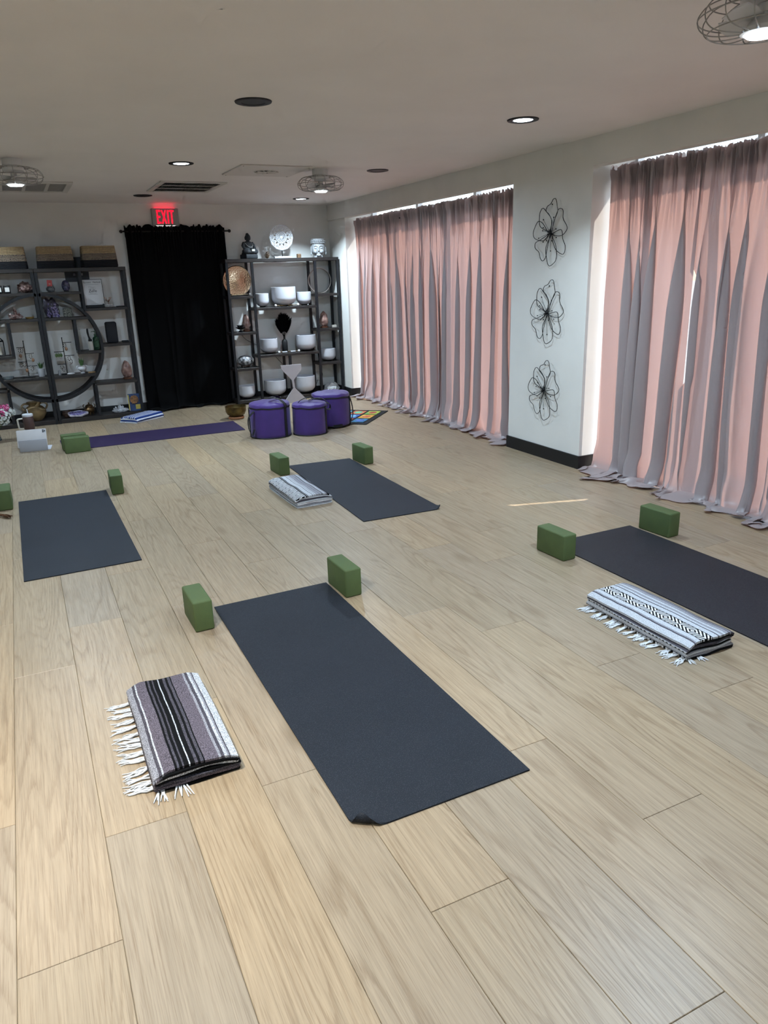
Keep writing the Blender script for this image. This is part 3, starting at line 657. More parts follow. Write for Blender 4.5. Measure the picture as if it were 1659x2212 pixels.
# ---- things on the left units
for x, lb in ((-.117, 'square black candle with white label, cut by the picture edge'), (-.036, 'square black candle with white label beside the pink geode')):
    t = thing('candle', lb, 'candle', (x, SY - .03, 1.4625), group='black label candles')
    MB().bbox(-.034, .034, -.034, .034, 0, .085, .004, 2).build('jar', mat('candle_black', '0e0e10', rough=.3), t); MB().box(-.022, .022, -.0352, -.0342, .018, .064).build('paper_label', mat('paper_white', 'dedcd6', rough=.8), t, angle=0)
    MB().lathe([(.03, .0852), (.03, .088), (0, .088)], 20).build('wax', mat('wax', 'd9d3c4', rough=.5), t)
rock('geode', 'rounded pink and white geode beside the black candles', 'crystal', (.14, SY, 1.4625), (.068, .05, .057), 'c9a9a2', '4e3430', 34, .3, 3.0, 4)
t = thing('card_holder', 'grey round stone holding a small coral card', 'card holder', (.402, SY, 1.4625))
rock('stone', '', '', (0, 0, 0), (.045, .04, .034), '6e6f70', '8a8b8c', 90, .12, 2, 2, parent=t)
MB().box(-.03, .022, -.003, .001, .05, .128).build('card', mat('card_coral', 'd9605e', rough=.7), t, (-.004, 0, 0), (0, .08, 0), angle=0)
MB().box(-.012, .006, -.0042, -.0034, .078, .095).build('card_print', mat('card_pale', 'eab0aa', rough=.7), t, (-.004, 0, 0), (0, .08, 0), angle=0)
t = thing('amethyst_egg', 'dark glossy amethyst egg standing on the upper shelf', 'crystal', (.566, SY, 1.4625))
MB().ell((0, 0, .062), (.045, .04, .06), 4).build('egg', mat('egg_amethyst', '2a2836', '6d6a85', 40, .15), t); MB().lathe([(.028, 0), (.03, .003), (.022, .009), (0, .009)], 20).build('stand', blk_m, t)
# framed payment sign
t = thing('payment_sign', 'white payment methods sign in a clear stand with black base', 'sign', (.845, SY - .03, 1.2735))
MB().bbox(-.1, .1, -.03, .05, 0, .03, .004, 1).build('base', blk_m, t)
tilt = (-.10, 0, 0)
MB().bbox(-.112, .112, -.006, 0, .02, .315, .002, 1).build('back_plate', mat('acrylic_dark', '2a2b2e', rough=.2), t, (0, .012, 0), tilt)
MB().box(-.106, .106, -.0085, -.0065, .026, .309).build('sheet', mat('sheet_white', 'cfd0d2', rough=.6), t, (0, .012, 0), tilt, angle=0)
ink = mat('ink_dark', '2b2b2f', rough=.7)
def text(body, size, x, z, parent, y=-.0092, material=ink, loc=(0, .012, 0), rot=tilt, shear=0, name='lettering'):
    c = bpy.data.curves.new(name, 'FONT'); c.body = body; c.size = size; c.align_x = 'CENTER'; c.extrude = .0002; c.shear = shear; c.materials.append(material)
    o = bpy.data.objects.new(name, c); COL.objects.link(o); o.parent = parent
    me = bpy.data.meshes.new_from_object(o); bpy.data.objects.remove(o); o = bpy.data.objects.new(name, me); COL.objects.link(o); o.parent = parent
    o.matrix_local = Matrix.Translation(loc) @ rmtx(*rot) @ Matrix.Translation((x, y, z)) @ rmtx(PI / 2, 0, 0); return o
text('Payment', .025, -.053, .272, t, shear=.3); text('Methods', .025, .052, .272, t, shear=.3); text('Zelle', .044, .0, .170, t)
q = MB()
for x, z in ((-.024, .225), (-.004, .212), (.016, .215)):
    for b in ((x - .014, x + .014, z - .011, z - .0095), (x - .014, x + .014, z + .0095, z + .011), (x - .014, x - .0125, z - .011, z + .011), (x + .0125, x + .014, z - .011, z + .011)): q.box(b[0], b[1], -.0092, -.0087, b[2], b[3])
q.build('card_icons', mat('ink_grey', '7c8084', rough=.7), t, (0, .012, 0), tilt, angle=0)
for z, a in ((.255, .07), (.155, .035), (.147, .05), (.04, .04)): MB().box(-a, a, -.0092, -.0087, z, z + .0022).build('print_line', mat('ink_grey', '7c8084'), t, (0, .012, 0), tilt, angle=0)
t = thing('gem_tree', 'tiny wire gem tree on white quartz beside the payment sign', 'ornament', (.99, SY - .04, 1.2735))
rock('quartz_base', '', '', (0, 0, 0), (.055, .035, .018), 'd0cdca', 'a9a6a4', 40, .3, 3, 6, parent=t)
q = MB(); R = random.Random(2)
q.tube([(0, 0, .02), (.002, 0, .06)], .003, 6)
tips = []
for i in range(9):
    a = 2 * PI * i / 9; e = (.032 * math.cos(a), .02 * math.sin(a), .075 + .03 * R.random()); q.tube([(.002, 0, .055), (e[0] * .5, e[1] * .5, .07), e], .0014, 4); tips.append(e)
q.build('wire_trunk', mat('copper_wire', '7a4a2c', rough=.4, metal=.7), t)
q = MB()
for e in tips:
    for k in range(3): q.ell((e[0] + R.uniform(-.008, .008), e[1] + R.uniform(-.006, .006), e[2] + R.uniform(-.008, .008)), .0055, 1)
q.build('gem_leaves', mat('gem_pale', 'b99a8c', 'd7c0b4', 60, .25), t)
tag(MB().ell((0, 0, .022), (.014, .012, .022), 1).build('dark_point', blk_m, None, (.935, SY - .05, 1.2735), angle=10), 'small dark crystal point beside the payment sign', 'crystal')
tag(MB().bbox(-.05, .05, -.012, .012, 0, .01, .003, 1).build('incense_holder', blk_m, None, (1.12, SY - .05, 1.2735)), 'flat black incense holder at the shelf end', 'incense holder')
crystals('red_crystal_cluster', 'dark red and white crystal cluster inside the round frame', (.004, SY, 1.186), .14, .1, .155, 16, '6e2f2c', 'c7b4ae', 5)
tag(MB().lathe([(0, .004), (.03, .004), (.048, .018), (.05, .02), (.034, 0), (0, 0)], 24).build('dish', mat('dish_ochre', 'b08a4a', 'c6a463', 30, .5), None, (.14, SY - .05, 1.186)), 'shallow ochre dish beside the red crystal', 'dish')
t = thing('amethyst_cluster', 'tall purple amethyst cathedral geode on the round-frame shelf', 'crystal', (.385, SY, 1.186))
rock('geode_shell', '', '', (-.008, .012, 0), (.07, .05, .098), '5d5a66', '3c3744', 30, .45, 2.4, 7, parent=t)
q = MB(); R = random.Random(9)
for i in range(90):
    a = R.uniform(-1.1, 1.1); z = R.uniform(.01, .15); rr = .07 * (1 - .35 * z / .15); x = rr * math.sin(a) * 1.05; y = -.05 * math.cos(a) * (1 - .3 * z / .15); s = R.uniform(.006, .013)
    q.ell((x, y, z), (s, s, s * 1.5), 0)
q.build('crystal_points', mat('amethyst', '4a3f6e', 'a79fc4', 60, .12), t, angle=5)
tag(MB().bbox(-.045, .045, -.03, .03, 0, .095, .004, 1).build('patterned_box', mat('dotted_box', '2e3330', '9a9c90', 70, .6), None, (.541, SY, 1.186)), 'small dark box with pale mottled pattern on the round-frame shelf', 'box')
t = thing('lantern', 'black metal house-shaped lantern at the picture edge', 'lantern', (-.225, SY, .801)); hw = .055
MB().bbox(-hw, hw, -hw, hw, 0, .012, .002, 1).build('base', blk_m, t)
for sx in (-1, 1):
    for sy in (-1, 1): MB().box(sx * hw - .004, sx * hw + .004, sy * hw - .004, sy * hw + .004, .01, .16).build('post', blk_m, t, angle=0)
q = MB()
for sx in (-1, 1):
    for sy in (-1, 1): q.tube([(sx * hw, sy * hw, .158), (sx * .012, sy * .012, .215)], .004, 5)
for z in (.158,):
    for s in (-1, 1): q.tube([(-hw, s * hw, z), (hw, s * hw, z)], .004, 5); q.tube([(s * hw, -hw, z), (s * hw, hw, z)], .004, 5)
q.box(-.014, .014, -.014, .014, .212, .22); q.tube([(.014 * math.cos(a), 0, .232 + .014 * math.sin(a)) for a in [2 * PI * i / 16 for i in range(16)]], .002, 5, True); q.build('roof_frame', blk_m, t)
MB().lathe([(0, .012), (.028, .012), (.028, .1), (.024, .103), (0, .1)], 20).build('candle', mat('wax', 'd9d3c4'), t)
t = thing('speaker', 'tall black portable speaker on the shelf beside the round frame', 'speaker', (.985, SY, .868))
MB().bbox(-.062, .062, -.05, .05, 0, .236, .016, 3).build('body', mat('speaker_mesh', '15171d', '1b1e26', 300, .8, bump=.5, bscale=500), t); MB().bbox(-.05, .05, -.04, .04, .2352, .2385, .001, 1).build('control_panel', blk_m, t)
tag(MB().bbox(-.04, .04, -.02, .02, 0, .022, .004, 1).build('charging_case', blk_m, None, (1.118, SY - .06, .868)), 'small flat black case beside the portable speaker', 'case')
t = thing('lint_roller', 'upright lint roller with white roll and black handle', 'lint roller', (.735, SY - .03, .801))
MB().lathe([(0, 0), (.026, 0), (.027, .003), (.027, .098), (.025, .1), (0, .1)], 24).build('paper_roll', mat('roll_white', 'd5cfc4', rough=.8), t)
MB().tube([(0, 0, .1), (0, 0, .115), (-.004, 0, .13), (-.012, 0, .16), (-.016, 0, .2), (-.016, 0, .235), (-.014, 0, .245)], [.02, .022, .012, .009, .012, .011, .006], 10).build('handle', blk_m, t)
t = thing('pump_bottle', 'green glass pump bottle beside the lint roller', 'bottle', (.80, SY, .801))
MB().lathe([(0, 0), (.032, 0), (.034, .004), (.034, .125), (.03, .14), (.013, .152), (.013, .162), (0, .162)], 28).build('bottle', mat('green_glass', '2f5a45', '3a6a50', 8, .1, trans=.5), t)
MB().lathe([(0, .162), (.015, .162), (.015, .178), (.005, .182), (.005, .2), (.012, .203), (.012, .212), (0, .213)], 16).build('pump', mat('pump_green', '3d5a4a', rough=.4), t); MB().tube([(0, 0, .207), (-.035, -.006, .207), (-.04, -.007, .2)], .004, 6).build('nozzle', mat('pump_green', ''), t)
MB().lathe([(.0345, .03), (.0345, .1)], 28).build('bottle_label', mat('label_green', '4d6e52', '2c4a38', 60, .6), t)
def jewel_stand(x, z, h, arms, label, items, seed):
    t = thing('jewellery_stand', label, 'jewellery stand', (x, SY - .02, z))
    MB().bbox(-.06, .06, -.035, .035, 0, .012, .003, 1).build('base', blk_m, t)
    MB().tube([(0, 0, .01), (0, 0, h)], .0045, 8).build('pole', blk_m, t); MB().ell((0, 0, h + .004), .007, 2).build('finial', blk_m, t)
    for a0, a1, zz in arms:
        q = MB(); q.tube([(a0, 0, zz), (a1, 0, zz)], .004, 6)
        for e in (a0, a1):
            if abs(e) > .02: q.ell((e, 0, zz), .0055, 1)
        q.build('arm', blk_m, t)
    R = random.Random(seed)
    for k, (dx, zz, kind) in enumerate(items):
        if kind == 'b':
            q = MB(); rr = .024
            for i in range(16): a = 2 * PI * i / 16; q.ell((rr * .55 * math.cos(a), .012 * math.cos(a), -rr + rr * math.sin(a) * 1.1 - .003), .0062, 1, mi=i % 2)
            o = q.build('bracelet', [mat('bead_white', 'd8d4cc', rough=.3), mat('bead_dark', '241d1d', rough=.3)], None, (x + dx, SY - .02, z + zz))
            tag(o, 'beaded bracelet looped over an arm of the jewellery stand beside the ' + ('grass plant', 'white urn')[seed - 1], 'bracelet', 'bracelets on the stand beside the ' + ('grass plant', 'white urn')[seed - 1])
        else:
            q = MB(); c = {'g': ('3c5a2c', '6d8a50'), 'o': ('8f6c52', '6e4e38')}[kind]
            q.tube([(0, 0, 0), (0, 0, -.02)], .001, 4); q.ell((0, 0, -.04), (.016, .005, .022), 2)
            o = q.build('pendant', mat('pendant_' + kind, c[0], c[1], 60, .3), None, (x + dx, SY - .028, z + zz))
            tag(o, {'g': 'green stone pendant hanging on the stand beside the white urn', 'o': 'tan stone pendant hanging on the jewellery stand beside the ' + ('grass plant', 'white urn')[seed - 1]}[kind], 'pendant', {'g': 'green pendants', 'o': 'tan pendants beside the ' + ('grass plant', 'white urn')[seed - 1]}[kind])
jewel_stand(.03, .544, .40, [(-.075, .005, .335), (-.005, .085, .265), (-.085, .005, .175), (-.005, .10, .125)], 'black jewellery stand with bracelets beside the grass plant', [(-.05, .333, 'b'), (-.03, .333, 'b'), (-.05, .285, 'o'), (.05, .263, 'b'), (.07, .23, 'o'), (-.06, .173, 'b'), (-.025, .173, 'b'), (.045, .123, 'b'), (-.01, .12, 'o')], 1)
jewel_stand(.435, .544, .41, [(-.005, .09, .36), (-.10, .005, .262), (-.005, .10, .212), (-.085, .005, .118)], 'black jewellery stand with bracelets beside the white urn plant', [(.02, .358, 'b'), (.03, .33, 'o'), (-.085, .262, 'g'), (-.06, .262, 'g'), (-.035, .262, 'g'), (.045, .21, 'b'), (.06, .17, 'b'), (-.045, .116, 'b'), (-.03, .09, 'b')], 2)
def leafy(t, n, h, spread, z, seed, m_):
    R = random.Random(seed)
    for i in range(n):
        a = R.random() * 2 * PI; l = h * R.uniform(.6, 1); s = spread * R.uniform(.3, 1); b = Vector((.01 * math.cos(a), .01 * math.sin(a), z)); e = b + Vector((math.cos(a) * s, math.sin(a) * s, l)); mid = (b + e) / 2 + Vector((0, 0, l * .12)); pw = Vector((-math.sin(a), math.cos(a), 0)) * .0045
        MB().add([b - pw, b + pw, mid + pw * 1.3, e, mid - pw * 1.3], [(0, 1, 2, 4), (4, 2, 3)]).build('leaf', m_, t, angle=0)
t = thing('potted_plant', 'small spiky grass plant in a plain white pot', 'plant', (.165, SY - .03, .544))
MB().lathe([(0, 0), (.032, 0), (.034, .006), (.042, .09), (.043, .094), (.038, .094), (.034, .07), (0, .07)], 28).build('pot', mat('pot_white', 'c6cad0', rough=.35), t)
leafy(t, 16, .1, .045, .08, 4, mat('leaf_green', '4d6b3a', '35502b', 40, .6))
t = thing('potted_plant', 'bushy green plant in a white two-handled urn', 'plant', (.603, SY - .02, .544))
MB().lathe([(0, 0), (.026, 0), (.028, .006), (.016, .014), (.022, .022), (.044, .045), (.046, .06), (.038, .075), (.042, .086), (.044, .09), (.037, .09), (.03, .07), (0, .07)], 28).build('urn', mat('urn_white', 'd3d3d6', rough=.25), t)
for s in (-1, 1): MB().tube(smoothpts([(s * .042, 0, .05), (s * .056, 0, .062), (s * .056, 0, .08), (s * .042, 0, .085)], 4), .0045, 6).build('urn_handle', mat('urn_white', ''), t)
leafy(t, 34, .11, .03, .075, 6, mat('leaf_fern', '3a5a34', '587a48', 40, .6))
tag(MB().lathe([(0, .004), (.045, .004), (.06, .026), (.063, .026), (.05, 0), (0, 0)], 28).build('glass_dish', mat('clear_glass', 'cfdde0', rough=.08, trans=.6), None, (-.185, SY - .03, .544)), 'shallow clear glass dish at the picture edge', 'dish')
tag(MB().lathe([(.014, 0), (.016, .01), (.013, .05), (.0, .062)], 6).build('quartz_point', mat('quartz_clear', 'c9cdd2', rough=.15, trans=.4), None, (.352, SY - .05, .544), angle=10), 'clear quartz point standing under the second jewellery stand', 'crystal')
rock('white_stone', 'flat pale stone lying at the foot of the second jewellery stand', 'stone', (.47, SY - .08, .557 - .0125), (.04, .025, .012), 'c9c8c6', 'a5a5a6', 40, .25, 3, 8)
tag(MB().bbox(-.038, .038, -.012, .012, 0, .012, .003, 1).build('wood_stick', mat('palo_wood', 'a98152', 'bd9868', 25, .7), None, (.70, SY - .05, .544)), 'short light wood stick beside the white urn', 'incense')
salt_lamp('pink salt lamp on the shelf beside the round frame', 1.095, .435, .12, .215, 3)
crystals('quartz_cluster', 'white quartz cluster on the bottom shelf beside the blue book', (.965, SY - .02, .049), .2, .13, .13, 26, 'd3d5da', 'a9acb2', 12, 25, lean=1.1)
t = thing('boxed_deck', 'blue boxed card deck with golden sun picture on the bottom shelf', 'box', (1.135, SY - .05, .0495), -.1)
MB().bbox(-.075, .075, -.02, .02, 0, .205, .002, 1).build('box', mat('deck_blue', '1f3560', '2c4a7c', 14, .5), t, rot=(-.12, 0, 0))
MB().lathe([(.048, 0), (.046, .002), (0, .002)], 24).build('sun_disc', mat('sun_gold', '9a6a35', '5a3a22', 40, .5), t, (-.005, -.0385 + .005, .142), (PI / 2 - .12, 0, 0))
for i in range(12):
    a = 2 * PI * i / 12; MB().prism([(.046 * math.cos(a - .1), .046 * math.sin(a - .1)), (.046 * math.cos(a + .1), .046 * math.sin(a + .1)), (.062 * math.cos(a), .062 * math.sin(a))], .0015).build('sun_ray', mat('sun_gold', ''), t, (-.005, -.0385 + .005, .142), (PI / 2 - .12, 0, 0), angle=0)
MB().box(.005, .06, -.0235, -.0205, .022, .078).build('yellow_label', mat('label_yellow', 'c2b15a', rough=.7), t, rot=(-.12, 0, 0), angle=0)
MB().box(-.075, -.062, -.0215, -.0203, .01, .195).build('spine_print', mat('label_yellow', ''), t, rot=(-.12, 0, 0), angle=0)
brz = mat('old_bronze', '4a3826', '6b5336', 24, .42, .7, bump=.3, bscale=60)
tag(MB().lathe([(0, 0), (.03, 0), (.034, .006), (.046, .03), (.05, .05), (.043, .062), (.048, .072), (.044, .072), (.038, .06), (.04, .04), (0, .012)], 32).build('clay_bowl', mat('dark_clay', '4a3830', '5c473b', 20, .6), None, (.36, SY - .02, .0495)), 'small dark clay bowl on the bottom shelf', 'bowl')
t = thing('geode_slice', 'flat purple agate slice with pale rim leaning on the bottom shelf', 'crystal', (.47, SY - .1, .0495)); R = random.Random(5)
pl = [(.112 * math.cos(a) * (1 + .1 * math.sin(3 * a + 1)), .05 * math.sin(a) * (1 + .12 * math.cos(5 * a))) for a in [2 * PI * i / 28 for i in range(28)]]
MB().prism(pl, .014, lambda x, y, z: (x, y * .9 + 0, z + .008 + (y + .06) * .45)).build('rim', mat('agate_rim', 'b9b4bd', '8c8796', 50, .4), t); MB().prism([(x * .82, y * .78) for x, y in pl], .006, lambda x, y, z: (x, y * .9, z + .018 + (y + .06) * .45)).build('core', mat('agate_core', '4c4370', '8d86b4', 70, .2), t)
t = thing('incense_pot', 'bronze three-legged incense pot with lid on the bottom shelf', 'pot', (.615, SY, .0495))
MB().lathe([(0, .02), (.03, .022), (.056, .045), (.06, .065), (.05, .085), (.042, .092), (.048, .098), (0, .098)], 32).build('body', brz, t); ld = MB().lathe([(.047, .098), (.04, .112), (.018, .124), (.006, .128), (.006, .134), (.01, .14), (.004, .148), (0, .148)], 24).build('lid', brz, t)
for i in range(3): a = 2 * PI * i / 3 - PI / 2; MB().tube([(.035 * math.cos(a), .035 * math.sin(a), .03), (.045 * math.cos(a), .045 * math.sin(a), .012), (.046 * math.cos(a), .046 * math.sin(a), 0)], [.012, .009, .007], 8).build('leg', brz, t)
for s in (-1, 1): MB().tube(smoothpts([(s * .048, 0, .085), (s * .066, 0, .1), (s * .062, 0, .12), (s * .05, 0, .124)], 4), .005, 6).build('handle', brz, t)
t = thing('pottery_jug', 'brown rustic two-handled pottery jug on the bottom shelf', 'jug', (.03, SY, .0495))
cl = mat('rustic_clay', '6a5638', '8b7450', 12, .75, bump=.5, bscale=40)
MB().lathe([(0, 0), (.06, 0), (.09, .03), (.118, .08), (.115, .12), (.085, .155), (.06, .17), (.062, .185), (.082, .21), (.078, .212), (.055, .19), (.05, .17), (0, .15)], 36).build('body', cl, t)
for s in (-1, 1): MB().tube(smoothpts([(s * .06, 0, .19), (s * .105, 0, .195), (s * .135, 0, .165), (s * .112, 0, .12)], 5), [.011] * 16, 8).build('handle', mat('clay_pale', 'a08e70', rough=.7), t)
MB().tube([(.02, -.06, .165), (.05, -.075, .2), (.058, -.08, .225)], [.022, .018, .014], 10).build('spout', cl, t)
# ---- things on the wide unit
ston = mat('dark_stone', '22262a', '2e3338', 30, .65, bump=.4, bscale=80); wst = mat('pale_stone', '9a9ea2', 'b0b3b6', 30, .7, bump=.25, bscale=90)
def sculpt(name, q, voxel, m_, parent=None, loc=None, rot=None, smooth=4):
    o = q.build(name, m_, parent, loc, rot, angle=0); md = o.modifiers.new('remesh', 'REMESH'); md.mode = 'VOXEL'; md.voxel_size = voxel; md.use_smooth_shade = True
    sm = o.modifiers.new('smooth', 'SMOOTH'); sm.factor = .5; sm.iterations = smooth; return o
TZ = 1.769
t = thing('buddha_statue', 'dark stone seated buddha statue with pale bead garland on the shelf top', 'statue', (2.72, SY, TZ), .35)
q = MB(); q.bbox(-.09, .09, -.07, .07, 0, .055, .012, 2); q.ell((0, 0, .065), (.095, .075, .022), 3)
for s in (-1, 1):
    q.tube(smoothpts([(s * .03, .01, .085), (s * .085, -.03, .085), (s * .04, -.065, .082), (-s * .03, -.065, .08)], 5), [.03] * 10 + [.022] * 6, 10)
    q.tube(smoothpts([(s * .055, .005, .19), (s * .078, -.005, .15), (s * .07, -.035, .118), (s * .02, -.06, .108)], 5), [.022] * 6 + [.018] * 10, 10)
    q.ell((s * .036, 0, .242), (.007, .012, .024), 2)
q.ell((0, .005, .135), (.058, .042, .065), 3); q.ell((0, .004, .178), (.066, .038, .032), 3); q.tube([(0, 0, .19), (0, 0, .23)], .02, 10); q.ell((0, -.004, .247), (.035, .038, .042), 3); q.ell((0, .002, .285), (.02, .02, .018), 3); q.ell((0, -.042, .243), (.005, .006, .009), 2)
sculpt('figure', q, .004, ston, t, smooth=2)
q = MB(); n = 26
for i in range(n):
    a = 2 * PI * i / n; q.ell((.048 * math.sin(a), -.012 - .042 * max(0, math.cos(a)) + .02 * min(0, math.cos(a)) * -1, .186 - .052 * math.cos(a) * (1 if math.cos(a) > 0 else .3)), .0062, 1)
q.build('bead_garland', mat('bead_pale', 'a7a8a8', rough=.5), t); MB().bbox(-.02, .025, -.088, -.082, .098, .122, .001, 1).build('offering_card', mat('paper_white', ''), t, rot=(.12, 0, 0))
t = thing('mandala_disc', 'white carved openwork mandala disc on a stand on the shelf top', 'ornament', (3.147, SY - .02, TZ))
mw = mat('mandala_white', 'd3d8de', rough=.6)
MB().bbox(-.11, .11, -.032, .032, 0, .022, .003, 1).build('base', mw, t); MB().tube([(0, 0, .02), (0, 0, .1)], .006, 8).build('rod', blk_m, t)
mz, mr = .247, .15
def fret(name, segs):                # flat relief pieces of the disc, in its own plane
    q = MB()
    for pts, r, closed in segs:
        k = len(pts); q.tube([(x, 0, mz + z) for x, z in pts], r, 6, closed)
    return q.build(name, mw, t)
circ = lambda cx_, cz_, r, n=24, a0=0, a1=2 * PI: [(cx_ + r * math.cos(a0 + (a1 - a0) * i / n), cz_ + r * math.sin(a0 + (a1 - a0) * i / n)) for i in range(n if abs(a1 - a0 - 2 * PI) < 1e-6 else n + 1)]
fret('rim', [(circ(0, 0, mr - .006, 60), .008, True)]); fret('middle_ring', [(circ(0, 0, .062, 40), .0075, True), (circ(0, 0, .046, 36), .005, True)])
for i in range(12):
    a = 2 * PI * i / 12; c, s_ = math.cos(a), math.sin(a)
    fret('scallop', [(circ(c * .124, s_ * .124, .026, 16), .0062, True), (circ(c * .124, s_ * .124, .011, 8), .006, True)])
for i in range(12):
    a = 2 * PI * (i + .5) / 12; rot2 = lambda x, z: (x * math.cos(a) - z * math.sin(a), x * math.sin(a) + z * math.cos(a))
    fret('petal', [([rot2(x, z) for x, z in ((.064, 0), (.08, .016), (.098, .012), (.112, 0), (.098, -.012), (.08, -.016))], .0055, True)])
for i in range(10):
    a = 2 * PI * i / 10; fret('inner_petal', [([(.016 * math.cos(a), .016 * math.sin(a)), (.032 * math.cos(a + .2), .032 * math.sin(a + .2)), (.046 * math.cos(a), .046 * math.sin(a)), (.032 * math.cos(a - .2), .032 * math.sin(a - .2))], .004, True)])
MB().lathe([(.02, -.006), (.02, .006), (.012, .009), (0, .009)], 20).build('boss', mw, t, (0, 0, mz), (PI / 2, 0, 0))
t = thing('pine_cone', 'small brown pine cone ornament beside the mandala', 'ornament', (2.945, SY - .03, TZ)); cone_m = mat('cone_brown', '4a3728', '7a6248', 40, .5)
MB().lathe([(0, 0), (.012, 0), (.018, .02), (.014, .05), (.003, .078), (0, .08)], 12).build('core', cone_m, t)
sc0 = None
for k in range(5):
    for i in range(7):
        a = 2 * PI * (i + .5 * (k % 2)) / 7; rr = (.018, .02, .018, .014, .008)[k]
        mtx = Matrix.Translation((rr * math.cos(a), rr * math.sin(a), .012 + k * .015)) @ rmtx(0, -.5, a)
        if sc0 is None: sc0 = MB().ell((.006, 0, 0), (.013, .009, .004), 1).build('scale', cone_m, t); o = sc0
        else: o = sc0.copy(); COL.objects.link(o)
        o.matrix_local = mtx
t = thing('small_ornament', 'tiny brown carved cube ornament between mandala and head planter', 'ornament', (3.362, SY - .03, TZ)); MB().bbox(-.024, .024, -.024, .024, 0, .048, .004, 1).build('cube', mat('carved_brown', '3e2c22', '8a6a4a', 120, .6), t)
for s in (-1, 1): MB().ell((s * .012, -.024, .03), (.007, .005, .007), 1).build('carved_boss', mat('carved_brown', ''), t)
t = thing('head_planter', 'pale grey stone planter shaped like a serene buddha head', 'planter', (3.64, SY - .01, TZ), -.35)
q = MB(); q.ell((0, 0, .115), (.088, .088, .112), 4); q.lathe([(0, 0), (.062, 0), (.06, .03), (.07, .06), (0, .06)], 28); q.lathe([(.06, .165), (.084, .17), (.09, .2), (.092, .225), (.078, .225), (.074, .19), (.05, .18)], 36)
q.ell((0, -.088, .1), (.011, .018, .03), 3); q.ell((0, -.096, .082), (.015, .013, .009), 3)
for s in (-1, 1):
    q.ell((s * .034, -.078, .112), (.02, .012, .009), 3); q.tube(smoothpts([(s * .008, -.092, .128), (s * .03, -.088, .14), (s * .058, -.068, .132)], 4), .0055, 8); q.ell((s * .092, .004, .095), (.010, .018, .045), 3); q.ell((s * .092, .002, .05), (.011, .013, .022), 3); q.ell((s * .04, -.066, .075), (.026, .024, .028), 3)
q.ell((0, -.084, .06), (.022, .011, .005), 3); q.ell((0, -.082, .05), (.017, .011, .006), 3); q.ell((0, -.07, .03), (.03, .024, .02), 3)
sculpt('head', q, .0032, wst, t, smooth=1)
curls = MB()
for k in range(2):
    for i in range(22):
        a = 2 * PI * i / 22 + k * .14; curls.ell((.09 * math.cos(a), .09 * math.sin(a), .178 + k * .02), .0105, 1)
curls.build('hair_curls', wst, t)
# singing bowls
frost = mat('frosted_quartz', 'c2c3ca', 'cccdd3', 6, .55, spec=.4)
def sbowl(x, z, w_, h_, label, y=SY):
    t = thing('singing_bowl', label, 'singing bowl', (x, y, z), group='white crystal singing bowls'); R_0 = w_ / 2
    MB().lathe([(R_0 * .38, 0), (R_0 * .46, .006), (R_0 * .40, .012), (0, .012)], 28).build('rubber_ring', mat('rubber_black', '141416', rough=.7), t)
    pr = [(0, .008)] + [(R_0 * math.sin(a) ** .8, .008 + h_ * .42 * (1 - math.cos(a))) for a in [PI / 2 * i / 9 for i in range(1, 10)]] + [(R_0, h_ * .75), (R_0, h_), (R_0 - .006, h_ + .002), (R_0 - .012, h_), (R_0 - .012, h_ * .5), (R_0 * .7, h_ * .2), (0, .02)]
    MB().lathe(pr, 48).build('bowl', frost, t)
sbowl(2.845, 1.186, .165, .165, 'small white singing bowl on the upper middle shelf beside the gong')
sbowl(3.134, 1.186, .31, .235, 'large white singing bowl in the centre of the upper middle shelf', SY + .0)
sbowl(3.407, 1.186, .185, .165, 'small white singing bowl on the upper middle shelf beside the ring drum')
sbowl(2.885, .606, .228, .188, 'white singing bowl beside the black feather vase, nearer the black curtain'); sbowl(3.395, .606, .262, .205, 'white singing bowl beside the black feather vase, nearer the windows')
sbowl(2.545, .056, .21, .165, 'white singing bowl on the bottom shelf nearest the black curtain'); sbowl(2.93, .056, .285, .205, 'wide white singing bowl on the bottom shelf behind the first purple bag'); sbowl(3.335, .056, .295, .225, 'wide white singing bowl on the bottom shelf behind the hourglass stand')
sbowl(3.70, .451, .205, .165, 'white singing bowl on the low shelf above the white crystal rock')
def mallet(p, d, l, label, rb=.016):
    d = Vector(d).normalized(); t = thing('mallet', label, 'mallet', p, group='singing bowl mallets')
    MB().ell((0, 0, rb), rb, 3).build('ball_head', mat('mallet_white', 'e2e2e0', rough=.5), t); MB().tube([(0, 0, rb), tuple(d * l + Vector((0, 0, .012)))], .005, 8).build('stick', mat('mallet_stick', '3a2d22', 'b49a70', 20, .5), t)
mallet((2.985, YF + .05, 1.186), (1, .15, 0), .14, 'white ball mallet lying before the large singing bowl, beside the small gong-side bowl'); mallet((3.285, YF + .05, 1.186), (-1, .1, 0), .13, 'white ball mallet lying between the large bowl and the bowl by the ring drum')
mallet((2.985, YF + .045, .606), (.8, .6, 0), .12, 'white ball mallet lying left of the black feather vase'); mallet((3.255, YF + .05, .606), (-.85, .5, 0), .14, 'white ball mallet lying right of the black feather vase')
for x, lb in ((3.06, 'short pale grey tube striker left of the feather vase foot'), (3.17, 'short pale grey tube striker right of the feather vase foot')): tag(MB().tube([(-.035, 0, .012), (.035, .01, .012)], .0115, 12).build('tube_striker', mat('striker_grey', 'a5a7ab', rough=.4), None, (x, YF + .04, .606)), lb, 'striker')
t = thing('feather_vase', 'matte black bottle vase with a bunch of black feathery pampas', 'vase', (3.105, SY + .01, .606))
MB().lathe([(0, 0), (.034, 0), (.037, .006), (.037, .13), (.03, .155), (.013, .17), (.012, .2), (.015, .205), (.009, .205), (0, .19)], 28).build('bottle', mat('matte_black', '0e0f11', rough=.7), t)
